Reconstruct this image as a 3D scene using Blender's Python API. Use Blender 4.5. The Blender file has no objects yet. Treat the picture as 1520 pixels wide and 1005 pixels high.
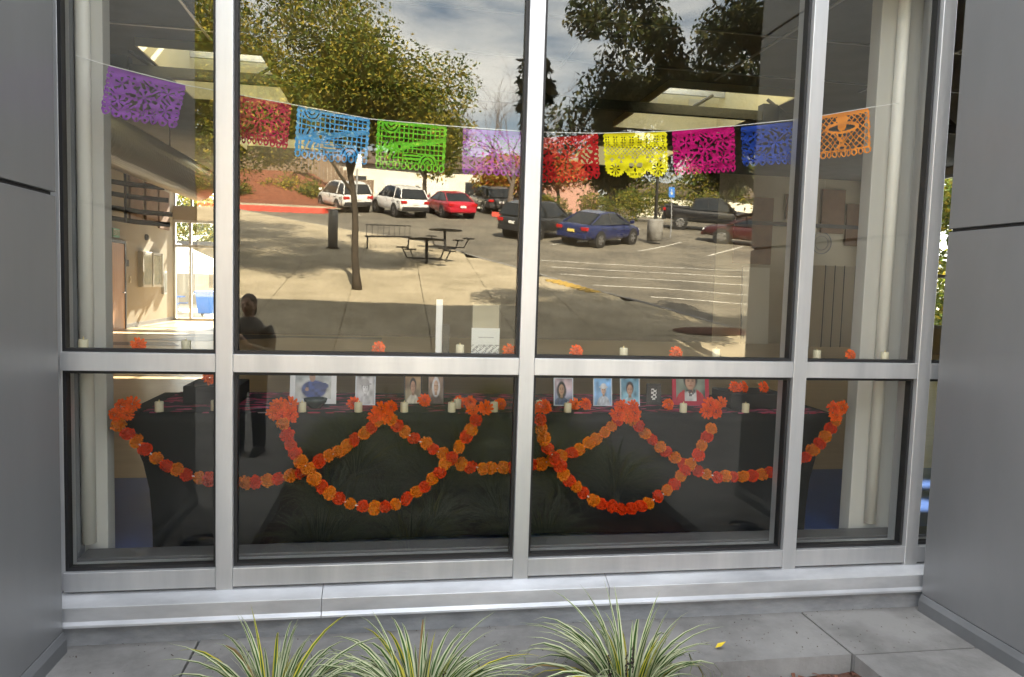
import bpy, bmesh, math, random
from mathutils import Vector, Matrix
R = math.radians
random.seed(7)
S = bpy.context.scene
COL = S.collection

# ------------------------------------------------------------------ camera
cam_d = bpy.data.cameras.new('camera'); cam = bpy.data.objects.new('camera', cam_d); COL.objects.link(cam)
yaw, pit, rol, FPX = 0.1626, -0.0734, 0.0301, 1070.0
fw = Vector((math.sin(yaw)*math.cos(pit), math.cos(yaw)*math.cos(pit), math.sin(pit)))
rt = Vector((math.cos(yaw), -math.sin(yaw), 0)); up = rt.cross(fw)
r2 = rt*math.cos(rol)+up*math.sin(rol); u2 = -rt*math.sin(rol)+up*math.cos(rol)
cam.matrix_world = Matrix(((r2.x, u2.x, -fw.x, -0.6849), (r2.y, u2.y, -fw.y, -3.6701), (r2.z, u2.z, -fw.z, 1.5529), (0, 0, 0, 1)))
cam_d.sensor_fit = 'HORIZONTAL'; cam_d.sensor_width = 36; cam_d.lens = 36*FPX/1520
cam_d.clip_start = 0.05; cam_d.clip_end = 2000
S.camera = cam

# ------------------------------------------------------------------ world, sun, exposure
SUN_EL, SUN_AZ = 34.0, 6.0      # sun stands behind the building (+y), a little to +x
w = bpy.data.worlds.new('World'); S.world = w; w.use_nodes = True
nt = w.node_tree; N = nt.nodes; L = nt.links
bg = N['Background']; bg.inputs[1].default_value = 0.05
sky = N.new('ShaderNodeTexSky'); sky.sky_type = 'NISHITA'; sky.sun_disc = False
sky.sun_elevation = R(SUN_EL); sky.sun_rotation = R(SUN_AZ)
tc = N.new('ShaderNodeTexCoord'); mp = N.new('ShaderNodeMapping'); mp.inputs['Scale'].default_value = (1.2, 1.0, 3.4); mp.inputs['Rotation'].default_value = (0.10, 0.12, 0.5)
nz = N.new('ShaderNodeTexNoise'); nz.inputs['Scale'].default_value = 2.6; nz.inputs['Detail'].default_value = 7; nz.inputs['Roughness'].default_value = 0.52; nz.inputs['Distortion'].default_value = 0.5
rp = N.new('ShaderNodeValToRGB'); rp.color_ramp.elements[0].position = 0.34; rp.color_ramp.elements[1].position = 0.60
mx = N.new('ShaderNodeMix'); mx.data_type = 'RGBA'
mx.inputs['B'].default_value = (12.0, 12.1, 12.3, 1)
L.new(tc.outputs['Generated'], mp.inputs['Vector']); L.new(mp.outputs[0], nz.inputs['Vector']); L.new(nz.outputs['Fac'], rp.inputs[0])
L.new(rp.outputs[0], mx.inputs['Factor']); L.new(sky.outputs[0], mx.inputs['A']); L.new(mx.outputs['Result'], bg.inputs[0])
sd = bpy.data.lights.new('sun', 'SUN'); sd.energy = 5.0; sd.angle = R(0.53); sd.color = (1, 0.91, 0.76)
so = bpy.data.objects.new('sun', sd); COL.objects.link(so)
sv = Vector((math.sin(R(SUN_AZ))*math.cos(R(SUN_EL)), math.cos(R(SUN_AZ))*math.cos(R(SUN_EL)), math.sin(R(SUN_EL))))
so.rotation_euler = sv.to_track_quat('Z', 'Y').to_euler(); so.location = (0, 0, 30)
S.view_settings.view_transform = 'Standard'; S.view_settings.look = 'None'; S.view_settings.gamma = 1; S.view_settings.use_curve_mapping = False
S.view_settings.exposure = 3.35
S.render.engine = 'CYCLES'
c = S.cycles; c.use_denoising = True; c.max_bounces = 8; c.diffuse_bounces = 4; c.glossy_bounces = 4; c.transmission_bounces = 6; c.transparent_max_bounces = 32
c.caustics_reflective = False; c.caustics_refractive = False; c.sample_clamp_indirect = 6
try: c.denoiser = 'OPENIMAGEDENOISE'
except Exception: pass

# ------------------------------------------------------------------ materials
MATS = {}
def mat(name, c1, c2=None, scale=6, rough=0.6, metal=0, bump=0, bscale=None, stretch=(1, 1, 1), spec=0.5, detail=5, obj=True, lo=0.35, hi=0.65, trans=0, coat=0):
    if name in MATS: return MATS[name]
    m = bpy.data.materials.new(name); m.use_nodes = True; n = m.node_tree.nodes; l = m.node_tree.links
    b = n['Principled BSDF']; b.inputs['Roughness'].default_value = rough; b.inputs['Metallic'].default_value = metal
    b.inputs['Base Color'].default_value = (*c1, 1)
    b.inputs['Specular IOR Level'].default_value = spec
    b.inputs['Coat Weight'].default_value = coat
    if c2 or bump:
        t = n.new('ShaderNodeTexCoord'); mpn = n.new('ShaderNodeMapping'); mpn.inputs['Scale'].default_value = stretch
        l.new(t.outputs['Object'], mpn.inputs[0])
    if c2:
        z = n.new('ShaderNodeTexNoise'); z.inputs['Scale'].default_value = scale; z.inputs['Detail'].default_value = detail; z.inputs['Roughness'].default_value = 0.6
        l.new(mpn.outputs[0], z.inputs['Vector'])
        r = n.new('ShaderNodeValToRGB'); r.color_ramp.elements[0].position = lo; r.color_ramp.elements[1].position = hi
        r.color_ramp.elements[0].color = (*c1, 1); r.color_ramp.elements[1].color = (*c2, 1)
        l.new(z.outputs['Fac'], r.inputs[0]); l.new(r.outputs[0], b.inputs['Base Color'])
    if bump:
        z2 = n.new('ShaderNodeTexNoise'); z2.inputs['Scale'].default_value = bscale or scale*4; z2.inputs['Detail'].default_value = 4
        l.new(mpn.outputs[0], z2.inputs['Vector'])
        bn = n.new('ShaderNodeBump'); bn.inputs['Strength'].default_value = 1; bn.inputs['Distance'].default_value = bump
        l.new(z2.outputs['Fac'], bn.inputs['Height']); l.new(bn.outputs[0], b.inputs['Normal'])
    if trans:
        out = [q for q in n if q.type == 'OUTPUT_MATERIAL'][0]
        tr = n.new('ShaderNodeBsdfTranslucent'); tr.inputs[0].default_value = (*[min(1, x*1.1) for x in (c2 or c1)], 1)
        ms = n.new('ShaderNodeMixShader'); ms.inputs[0].default_value = trans
        l.new(b.outputs[0], ms.inputs[1]); l.new(tr.outputs[0], ms.inputs[2]); l.new(ms.outputs[0], out.inputs[0])
        if c2: l.new(r.outputs[0], tr.inputs[0])
    MATS[name] = m; return m
def attr_mat(name, rough=0.6, trans=0, spec=0.5):
    if name in MATS: return MATS[name]
    m = bpy.data.materials.new(name); m.use_nodes = True; n = m.node_tree.nodes; l = m.node_tree.links
    b = n['Principled BSDF']; b.inputs['Roughness'].default_value = rough; b.inputs['Specular IOR Level'].default_value = spec
    a = n.new('ShaderNodeAttribute'); a.attribute_name = 'Col'; l.new(a.outputs['Color'], b.inputs['Base Color'])
    if trans:
        out = [q for q in n if q.type == 'OUTPUT_MATERIAL'][0]
        tr = n.new('ShaderNodeBsdfTranslucent'); l.new(a.outputs['Color'], tr.inputs[0])
        ms = n.new('ShaderNodeMixShader'); ms.inputs[0].default_value = trans
        l.new(b.outputs[0], ms.inputs[1]); l.new(tr.outputs[0], ms.inputs[2]); l.new(ms.outputs[0], out.inputs[0])
    MATS[name] = m; return m
def glass_mat(name, r0, tint, wav=0.0, clear=1.0):
    m = bpy.data.materials.new(name); m.use_nodes = True; n = m.node_tree.nodes; l = m.node_tree.links
    n.remove(n['Principled BSDF']); out = n['Material Output']
    t = n.new('ShaderNodeBsdfTransparent'); t.inputs[0].default_value = (*tint, 1)
    g = n.new('ShaderNodeBsdfGlossy'); g.inputs['Roughness'].default_value = 0.0; g.inputs[0].default_value = (1, 0.96, 0.85, 1)
    lw = n.new('ShaderNodeLayerWeight'); lw.inputs[0].default_value = 0.5
    pw = n.new('ShaderNodeMath'); pw.operation = 'POWER'; pw.inputs[1].default_value = 5
    ma = n.new('ShaderNodeMath'); ma.operation = 'MULTIPLY_ADD'; ma.inputs[1].default_value = 1-r0; ma.inputs[2].default_value = r0
    l.new(lw.outputs['Facing'], pw.inputs[0]); l.new(pw.outputs[0], ma.inputs[0])
    ms = n.new('ShaderNodeMixShader'); l.new(ma.outputs[0], ms.inputs[0]); l.new(t.outputs[0], ms.inputs[1]); l.new(g.outputs[0], ms.inputs[2]); l.new(ms.outputs[0], out.inputs[0])
    if wav:
        tc = n.new('ShaderNodeTexCoord'); z = n.new('ShaderNodeTexNoise'); z.inputs['Scale'].default_value = 1.6; z.inputs['Detail'].default_value = 1
        bn = n.new('ShaderNodeBump'); bn.inputs['Strength'].default_value = 1; bn.inputs['Distance'].default_value = wav
        l.new(tc.outputs['Object'], z.inputs['Vector']); l.new(z.outputs['Fac'], bn.inputs['Height']); l.new(bn.outputs[0], g.inputs['Normal'])
    MATS[name] = m; return m

GLASS = glass_mat('coated_window_glass', 0.066, (0.975, 0.98, 0.97), 0.0008)
LOWGLASS = glass_mat('lower_glass_dimmed_reflection', 0.034, (0.975, 0.98, 0.97), 0.0008)  # same glass with its reflection cut, so the lower panes look darker
CLEAR = glass_mat('plain_glass', 0.05, (0.95, 0.96, 0.95))
ALU = mat('anodized_aluminium', (0.56, 0.575, 0.59), (0.72, 0.725, 0.73), 5, 0.40, 0.7, 0.0003, 60, (1, 1, 0.12), detail=9)
ALU_SILL = mat('weathered_aluminium_sill', (0.42, 0.43, 0.445), (0.64, 0.65, 0.665), 5, 0.46, 0.7, 0.0008, 30, (0.35, 1, 1), detail=9)
GASKET = mat('black_rubber', (0.012, 0.012, 0.013), rough=0.5)
PANEL = mat('grey_metal_panel', (0.205, 0.209, 0.214), (0.228, 0.232, 0.238), 1.6, 0.42, 0.35, 0.0018, 1.3, (1.4, 1.4, .5), detail=8)
def streak(m, lo, hi, sc):
    n = m.node_tree.nodes; l = m.node_tree.links; t = n.new('ShaderNodeTexCoord'); k = n.new('ShaderNodeMapping'); k.inputs['Scale'].default_value = (9, 9, .45); z = n.new('ShaderNodeTexNoise'); z.inputs['Scale'].default_value = sc; z.inputs['Detail'].default_value = 6; r = n.new('ShaderNodeMapRange'); r.inputs['From Min'].default_value = .3; r.inputs['From Max'].default_value = .7; r.inputs['To Min'].default_value = lo; r.inputs['To Max'].default_value = hi
    l.new(t.outputs['Object'], k.inputs[0]); l.new(k.outputs[0], z.inputs['Vector']); l.new(z.outputs['Fac'], r.inputs[0]); l.new(r.outputs[0], n['Principled BSDF'].inputs['Roughness'])
streak(PANEL, .38, .45, .7)
PANEL_TRIM = mat('grey_metal_base_trim', (0.15, 0.155, 0.16), (0.18, 0.185, 0.19), 3, 0.45, 0.3)
JOINT = mat('dark_panel_joint', (0.03, 0.03, 0.032), rough=0.7)
CONC = mat('grey_concrete', (0.18, 0.175, 0.166), (0.29, 0.282, 0.268), 3.2, 0.85, 0, 0.003, 40, detail=9)
CURB = mat('painted_concrete_curb', (0.20, 0.205, 0.215), (0.29, 0.295, 0.30), 7, 0.7, 0, 0.004, 18, (1, 1, 2.5))
WALK = mat('pale_concrete_walk', (0.34, 0.29, 0.20), (0.50, 0.43, 0.31), 0.9, 0.9, 0, 0.004, 12, detail=10)
ASPH = mat('worn_asphalt', (0.11, 0.10, 0.082), (0.21, 0.188, 0.148), 0.45, 0.92, 0, 0.01, 20, detail=10)
MULCH = mat('red_bark_mulch', (0.06, 0.025, 0.016), (0.16, 0.065, 0.04), 30, 0.95, 0, 0.02, 40)
SOILRED = mat('red_bark_bank', (0.15, 0.045, 0.022), (0.25, 0.085, 0.04), 4, 0.95)
WHITEP = mat('white_road_paint', (0.42, 0.40, 0.35), (0.72, 0.70, 0.64), 3.5, 0.85)
REDP = mat('red_curb_paint', (0.55, 0.05, 0.03), (0.65, 0.09, 0.06), 5, 0.7)
YELP = mat('yellow_paint', (0.40, 0.28, 0.08), (0.62, 0.42, 0.10), 4, 0.8)
BLACKM = mat('black_metal', (0.02, 0.02, 0.022), rough=0.5, metal=0.3)
STEEL = mat('galvanised_steel', (0.45, 0.46, 0.47), rough=0.4, metal=0.7)
WHITEWALL = mat('white_wall_paint', (0.72, 0.69, 0.60), rough=0.8)
TAN = mat('tan_wall_paint', (0.33, 0.285, 0.21), (0.37, 0.32, 0.235), 1, 0.75)
BEIGE = mat('beige_wall_paint', (0.52, 0.46, 0.34), (0.57, 0.51, 0.39), 1, 0.8)
CEIL = mat('grey_ceiling', (0.16, 0.16, 0.155), (0.19, 0.19, 0.185), 2, 0.9)
DARKBEAM = mat('dark_grey_beam', (0.06, 0.06, 0.06), rough=0.6)
CREAM = mat('cream_skylight_liner', (0.66, 0.60, 0.38), rough=0.7)
FLOORW = mat('tan_floor', (0.40, 0.27, 0.13), (0.47, 0.33, 0.17), 2, 0.28, stretch=(0.3, 3, 1))
FLOORB = mat('blue_floor_band', (0.015, 0.05, 0.19), (0.022, 0.065, 0.23), 4, 0.35)
FLOORK = mat('black_floor_band', (0.015, 0.015, 0.017), rough=0.35)
CLOTH = mat('black_stretch_cloth', (0.008, 0.009, 0.010), rough=0.75, spec=0.3)
GREYCOL = mat('light_grey_column_paint', (0.50, 0.49, 0.45), rough=0.6)
PIPE = mat('white_pipe_paint', (0.76, 0.74, 0.67), rough=0.4)
WOODDOOR = mat('orange_wood_door', (0.50, 0.24, 0.10), (0.60, 0.31, 0.14), 3, 0.5, stretch=(6, 6, 0.4))
BROWNP = mat('brown_fabric_panel', (0.20, 0.12, 0.075), (0.24, 0.145, 0.09), 5, 0.95)
SPIRAL = mat('spiral_duct_steel', (0.55, 0.52, 0.45), rough=0.35, metal=0.7)
WAXM = mat('cream_candle_wax', (0.82, 0.76, 0.55), rough=0.45, trans=0.15)
TARP = mat('white_tent_canvas', (0.85, 0.85, 0.84), rough=0.8, trans=0.2)
BLUEBIN = mat('blue_plastic', (0.02, 0.16, 0.55), rough=0.45)

# ------------------------------------------------------------------ mesh helpers
class MB:
    def __init__(s): s.v = []; s.f = []; s.c = []; s.smooth = False
    def quadv(s, pts, col=None):
        i = len(s.v); s.v += [tuple(p) for p in pts]; s.f.append(tuple(range(i, i+len(pts)))); s.c.append(col); return s
    def box(s, x0, x1, y0, y1, z0, z1):
        i = len(s.v)
        s.v += [(x0, y0, z0), (x1, y0, z0), (x1, y1, z0), (x0, y1, z0), (x0, y0, z1), (x1, y0, z1), (x1, y1, z1), (x0, y1, z1)]
        for f in ((0, 3, 2, 1), (4, 5, 6, 7), (0, 1, 5, 4), (1, 2, 6, 5), (2, 3, 7, 6), (3, 0, 4, 7)): s.f.append(tuple(i+k for k in f)); s.c.append(None)
        return s
    def prism(s, poly, axis, a0, a1):      # poly of 2D points extruded along axis ('x': pts (y,z); 'y': (x,z); 'z': (x,y))
        n = len(poly); i = len(s.v)
        for a in (a0, a1):
            for p, q in poly: s.v.append({'x': (a, p, q), 'y': (p, a, q), 'z': (p, q, a)}[axis])
        s.f.append(tuple(range(i, i+n))[::-1]); s.f.append(tuple(range(i+n, i+2*n)))
        for k in range(n): s.f.append((i+k, i+(k+1) % n, i+n+(k+1) % n, i+n+k))
        s.c += [None]*(n+2); return s
    def tube(s, pts, rad, n=8, cap=True):
        pts = [Vector(p) for p in pts]
        if not hasattr(rad, '__len__'): rad = [rad]*len(pts)
        i0 = len(s.v); prev = None
        for k, p in enumerate(pts):
            d = (pts[min(k+1, len(pts)-1)]-pts[max(k-1, 0)])
            d = d.normalized() if d.length > 1e-9 else Vector((0, 0, 1))
            a = d.cross(Vector((0.13, 0.31, 0.94)) if abs(d.z) < 0.9 else Vector((1, 0.1, 0)))
            a.normalize(); b = d.cross(a)
            if prev is not None:
                a = (prev-d*prev.dot(d)); a = a.normalized() if a.length > 1e-6 else d.orthogonal().normalized(); b = d.cross(a)
            prev = a
            for j in range(n):
                t = 2*math.pi*j/n; s.v.append(tuple(p+(a*math.cos(t)+b*math.sin(t))*rad[k]))
        for k in range(len(pts)-1):
            for j in range(n):
                s.f.append((i0+k*n+j, i0+k*n+(j+1) % n, i0+(k+1)*n+(j+1) % n, i0+(k+1)*n+j)); s.c.append(None)
        if cap:
            s.f.append(tuple(i0+j for j in range(n))[::-1]); s.f.append(tuple(i0+(len(pts)-1)*n+j for j in range(n))); s.c += [None, None]
        return s
    def lathe(s, prof, n=20, axis='z', at=(0, 0, 0)):
        i0 = len(s.v)
        for r, h in prof:
            for j in range(n):
                t = 2*math.pi*j/n; x, y = r*math.cos(t), r*math.sin(t)
                p = {'z': (x, y, h), 'y': (x, h, y), 'x': (h, x, y)}[axis]; s.v.append((p[0]+at[0], p[1]+at[1], p[2]+at[2]))
        for k in range(len(prof)-1):
            for j in range(n):
                s.f.append((i0+k*n+j, i0+k*n+(j+1) % n, i0+(k+1)*n+(j+1) % n, i0+(k+1)*n+j)); s.c.append(None)
        s.f.append(tuple(i0+j for j in range(n))[::-1]); s.f.append(tuple(i0+(len(prof)-1)*n+j for j in range(n))); s.c += [None, None]
        return s
    def loft(s, rings, cap=True):
        n = len(rings[0]); i0 = len(s.v)
        for r in rings: s.v += [tuple(p) for p in r]
        for k in range(len(rings)-1):
            for j in range(n): s.f.append((i0+k*n+j, i0+k*n+(j+1) % n, i0+(k+1)*n+(j+1) % n, i0+(k+1)*n+j)); s.c.append(None)
        if cap:
            s.f.append(tuple(i0+j for j in range(n))[::-1]); s.f.append(tuple(i0+(len(rings)-1)*n+j for j in range(n))); s.c += [None, None]
        return s
    def mesh(s, name, m, smooth=False, fixn=True):
        me = bpy.data.meshes.new(name); me.from_pydata(s.v, [], s.f); me.materials.append(m)
        if any(q is not None for q in s.c):
            ca = me.color_attributes.new('Col', 'FLOAT_COLOR', 'CORNER'); arr = []
            for f, q in zip(s.f, s.c):
                if q is not None and hasattr(q[0], '__len__'):
                    for k in range(len(f)): arr += [*q[k], 1]
                else:
                    q = q or (0.5, 0.5, 0.5); arr += [*q, 1]*len(f)
            ca.data.foreach_set('color', arr)
        if fixn:
            bm = bmesh.new(); bm.from_mesh(me); bmesh.ops.recalc_face_normals(bm, faces=bm.faces); bm.to_mesh(me); bm.free()
        if smooth:
            me.polygons.foreach_set('use_smooth', [True]*len(me.polygons))
        me.update(); return me
    def build(s, name, m, parent=None, smooth=False, fixn=True, bevel=0):
        o = bpy.data.objects.new(name, s.mesh(name, m, smooth, fixn)); COL.objects.link(o)
        if parent: o.parent = parent
        if bevel:
            b = o.modifiers.new('bevel', 'BEVEL'); b.width = bevel; b.segments = 2; b.limit_method = 'ANGLE'; b.angle_limit = R(40)
        return o
def tag(o, label=None, cat=None, group=None, kind=None):
    if label: o['label'] = label
    if cat: o['category'] = cat
    if group: o['group'] = group
    if kind: o['kind'] = kind
    return o
def thing(name, label, cat, loc=(0, 0, 0), rz=0, group=None):
    o = bpy.data.objects.new(name, None); o.empty_display_size = 0.1; COL.objects.link(o); o.location = loc; o.rotation_euler = (0, 0, rz)
    return tag(o, label, cat, group)
def link(name, me, parent=None, loc=(0, 0, 0), rot=(0, 0, 0), sc=None):
    o = bpy.data.objects.new(name, me); COL.objects.link(o); o.parent = parent; o.location = loc; o.rotation_euler = rot
    if sc: o.scale = sc if hasattr(sc, '__len__') else (sc, sc, sc)
    return o
def bx(name, m, parent, x0, x1, y0, y1, z0, z1, bevel=0):
    return MB().box(x0, x1, y0, y1, z0, z1).build(name, m, parent, bevel=bevel)
def text_mesh(txt, size, m, name, parent, loc, rot, extr=0.002):
    cu = bpy.data.curves.new('lettering', 'FONT'); cu.body = txt; cu.size = size; cu.extrude = extr; cu.align_x = 'CENTER'; cu.align_y = 'CENTER'
    t = bpy.data.objects.new('lettering_tmp', cu); COL.objects.link(t)
    dg = bpy.context.evaluated_depsgraph_get(); me = bpy.data.meshes.new_from_object(t.evaluated_get(dg))
    bpy.data.objects.remove(t); me.materials.clear(); me.materials.append(m)
    return link(name, me, parent, loc, rot)
def lerp(a, b, t): return a+(b-a)*t

# ------------------------------------------------------------------ terrain: level by the window, then the lot climbs away from it
GZ, SL = -0.23, 0.18
def G(s):
    if s < 4.5: return GZ
    if s < 8: return GZ+SL*(s-4.5)**2/7
    if s < 45: return GZ+SL*1.75+SL*(s-8)
    return G(44.999)+0.06*(s-45)
SS = [0, 1, 2, 3, 4, 4.5]+[4.5+0.5*k for k in range(1, 8)]+[9+k for k in range(0, 37)]+[48, 52, 60, 75, 100, 150, 300, 700]
def sheet(name, m, s0, s1, xl, xr, off, parent=None, curb=None, curbm=None):
    ss = [s0]+[s for s in SS if s0 < s < s1]+[s1]
    fl = xl if callable(xl) else (lambda s: xl); fr = xr if callable(xr) else (lambda s: xr)
    b = MB()
    for a, d in zip(ss, ss[1:]):
        b.quadv([(fl(a), -a, G(a)+off), (fr(a), -a, G(a)+off), (fr(d), -d, G(d)+off), (fl(d), -d, G(d)+off)])
    return b.build(name, m, parent, fixn=False)
# ground: asphalt lot to the horizon
gr = sheet('parking_lot_ground', ASPH, 0.02, 700, -500, 500, -0.13); tag(gr, kind='structure', label='worn grey asphalt parking lot climbing away from the building')
back = MB().quadv([(-500, 22.35, -0.06), (500, 22.35, -0.06), (500, 700, -0.06), (-500, 700, -0.06)]).build('courtyard_ground', WALK, fixn=False); tag(back, kind='structure', label='sunlit concrete courtyard beyond the back door')
# raised walk with kerb; its outer edge runs diagonally
EDGE = [(0, 15.0), (7, 10.6), (11, 7.3), (17.5, 4.2), (24, 1.2), (32, -5.6), (37, -9.5), (60, -20)]
def edge(s):
    for (a, xa), (b, xb) in zip(EDGE, EDGE[1:]):
        if a <= s <= b: return lerp(xa, xb, (s-a)/(b-a))
    return EDGE[-1][1]
walk = sheet('walkway', WALK, 25.0, 37, -40, lambda s: edge(s)-0.16, 0.0); tag(walk, kind='structure', label='pale concrete walkway beside the parking lot')
kb = MB(); ss = [9.0+0.5*k for k in range(57)]
for a, d in zip(ss, ss[1:]):
    p0 = lambda s, o, z: (edge(s)+o, -s, G(s)+z)
    kb.quadv([p0(a, -.16, .004), p0(a, 0, .004), p0(d, 0, .004), p0(d, -.16, .004)]); kb.quadv([p0(a, 0, .004), p0(a, 0.02, -.135), p0(d, 0.02, -.135), p0(d, 0, .004)])
tag(kb.build('kerb', CONC, fixn=False), kind='structure', label='concrete kerb along the diagonal edge of the walkway')
# yellow tactile strip at the kerb ramp
tp = thing('tactile_strip', 'yellow tactile warning strip on the walkway edge at the kerb ramp', 'tactile strip', (0, 0, 0))
for k in range(7):
    s = 15.6+0.26*k; b = MB()
    b.box(-0.45, 0, -0.12, 0.12, 0, 0.02)
    for i in range(4): b.box(-0.43+i*.11, -0.37+i*.11, -0.04, 0.04, 0.02, 0.035)
    o = b.build('tile', YELP, tp); o.location = (edge(s)-0.2, -s, G(s)+.006); o.rotation_euler = (-math.atan(SL), 0, 0)
# painted lines of the bays
def line(x0, s0, x1, s1, wd=0.11, m=WHITEP, off=-.124):
    b = MB(); n = 12; d = Vector((x1-x0, s1-s0)).normalized(); px, ps = -d.y*wd/2, d.x*wd/2
    for k in range(n):
        qs = []
        for t, sg in ((k/n, 1), (k/n, -1), ((k+1)/n, -1), ((k+1)/n, 1)):
            x, s = lerp(x0, x1, t)+sg*px, lerp(s0, s1, t)+sg*ps; qs.append((x, -s, G(s)+off))
        b.quadv(qs)
    return b.build('line', m, marks, fixn=False)
marks = bpy.data.objects.new('parking_markings', None); COL.objects.link(marks); tag(marks, kind='structure', label='white painted bay lines on the asphalt')
for x0, s0, x1, s1 in [(4.4, 22.0, 16, 21.2), (4.6, 20.6, 16, 19.4), (4.6, 19.2, 15, 17.4), (5.2, 17.4, 15, 15.2), (6.4, 15.6, 14, 13.6), (9.6, 26.2, 13.2, 30.2), (12.6, 25.6, 16.2, 29.8), (5.9, 26.8, 8.5, 29.5),
                       (-2.6, 36.2, -3.9, 41), (0.2, 36.2, -0.9, 41), (3.2, 36.2, 2.4, 41), (6.2, 36.2, 5.6, 41)]: line(x0, s0, x1, s1)

# near paving: real slabs, one piece each
pv = bpy.data.objects.new('paving', None); COL.objects.link(pv); tag(pv, kind='structure', label='grey concrete paving slabs in front of the window')
XS = [-9.6, -8, -6.4, -4.8, -3.2, -1.6, 1.6, 3.2, 4.8, 6.4, 8, 9.6]
YS = [0.03, 0.53, 2.4, 4.34, 5.95, 7.4, 9.0]
def bedfar(x): return 4.75+1.15*math.sqrt(max(0, 1-(x/1.6)**2))
for i in range(len(XS)-1):
    for j in range(len(YS)-1):
        x0, x1, s0, s1 = XS[i], XS[i+1], YS[j], YS[j+1]
        if x0 == -1.6 and j in (1, 2, 3): continue
        if s0 > 8 and x0 > edge(s0): continue
        g = 0.006; n = 4; b = MB()
        for k in range(n):
            a, d = lerp(s0+g, s1-g, k/n), lerp(s0+g, s1-g, (k+1)/n)
            b.quadv([(x0+g, -a, G(a)), (x0+g, -d, G(d)), (x1-g, -d, G(d)), (x1-g, -a, G(a))])
            for xx in (x0+g, x1-g): b.quadv([(xx, -a, G(a)), (xx, -d, G(d)), (xx, -d, G(d)-.12), (xx, -a, G(a)-.12)])
        for a in (s0+g, s1-g): b.quadv([(x0+g, -a, G(a)), (x1-g, -a, G(a)), (x1-g, -a, G(a)-.12), (x0+g, -a, G(a)-.12)])
        b.build('slab', CONC, pv)
fw_ = bpy.data.objects.new('walkway_slabs', None); COL.objects.link(fw_); tag(fw_, kind='structure', label='sunlit concrete walkway slabs under the olive tree')
for i in range(-9, 5):
    for j in range(9):
        x0, x1, s0, s1 = i*1.75, i*1.75+1.75, 9+j*1.7778, 9+(j+1)*1.7778; g = .007; n = 4; b = MB()
        if x0+.05 > min(edge(s0), edge(s1))-.17: continue
        rx = lambda s: min(x1-g, edge(s)-.17)
        for k in range(n):
            a, d = lerp(s0+g, s1-g, k/n), lerp(s0+g, s1-g, (k+1)/n)
            b.quadv([(x0+g, -a, G(a)), (rx(a), -a, G(a)), (rx(d), -d, G(d)), (x0+g, -d, G(d))])
        for a in (s0+g, s1-g): b.quadv([(x0+g, -a, G(a)), (rx(a), -a, G(a)), (rx(a), -a, G(a)-.12), (x0+g, -a, G(a)-.12)])
        b.build('slab', WALK, fw_, fixn=False)
# far corners of the bed are paved round its curved edge
b = MB(); n = 32
for k in range(n):
    xa, xb = lerp(-1.594, 1.594, k/n), lerp(-1.594, 1.594, (k+1)/n)
    fa, fb = bedfar(xa), bedfar(xb); b.quadv([(xa, -fa, G(fa)), (xb, -fb, G(fb)), (xb, -5.944, G(5.944)), (xa, -5.944, G(5.944))]); b.quadv([(xa, -fa, G(fa)), (xb, -fb, G(fb)), (xb, -fb, G(fb)-.12), (xa, -fa, G(fa)-.12)])
b.build('curved_edge_slab', CONC, pv, fixn=False)
# in-ground lights beside the bed
for x, lab in ((-1.95, 'round in-ground light set in paving beside the left fin wall'), (1.98, 'round in-ground light set in paving beside the right fin wall')):
    t = thing('ground_light', lab, 'ground light', (x, -1.25, GZ), 0, 'in-ground lights')
    MB().lathe([(0.13, -.02), (0.13, .006), (0.127, .010), (0.115, .010), (0.11, .004), (0.11, -.02)], 28).build('ring', PANEL_TRIM, t, True)
    MB().lathe([(0.109, -.01), (0.109, .005), (0.02, .007)], 28).build('lens', mat('dark_lens', (.03, .03, .03), rough=.1), t, True)
# planting bed
b = MB(); nx, ny = 40, 60
for i in range(nx):
    for j in range(ny):
        q = []
        for di, dj in ((0, 0), (1, 0), (1, 1), (0, 1)):
            x = lerp(-1.6, 1.6, (i+di)/nx); s = lerp(0.535, bedfar(x)+.0, (j+dj)/ny); hsh = random.Random(int((i+di)*977+(j+dj)*31)).random()
            q.append((x, -s, G(s)-.105+.035*hsh))
        b.quadv(q)
tag(b.build('mulch_bed', MULCH, fixn=False), kind='structure', label='planting bed of red bark mulch')
rr = random.Random(3); b = MB()
for k in range(6000):
    x = rr.uniform(-1.58, 1.58); s = rr.uniform(.55, bedfar(x)-.02); a = rr.uniform(0, 6.28); l_, w_ = rr.uniform(.012, .03), rr.uniform(.004, .009); z = G(s)-.085+rr.uniform(0, .02)
    cx, sx = math.cos(a), math.sin(a); t = rr.uniform(-.012, .012)
    b.quadv([(x-cx*l_-sx*w_, -s-sx*l_+cx*w_, z-t), (x+cx*l_-sx*w_, -s+sx*l_+cx*w_, z+t), (x+cx*l_+sx*w_, -s+sx*l_-cx*w_, z+t+.004), (x-cx*l_+sx*w_, -s-sx*l_-cx*w_, z-t+.004)])
tag(b.build('bark_chips', mat('bark_chip', (.09, .035, .02), (.24, .10, .06), 25, .9), fixn=False), 'loose red bark chips scattered over the planting bed', 'bark chips', kind='stuff')

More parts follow.
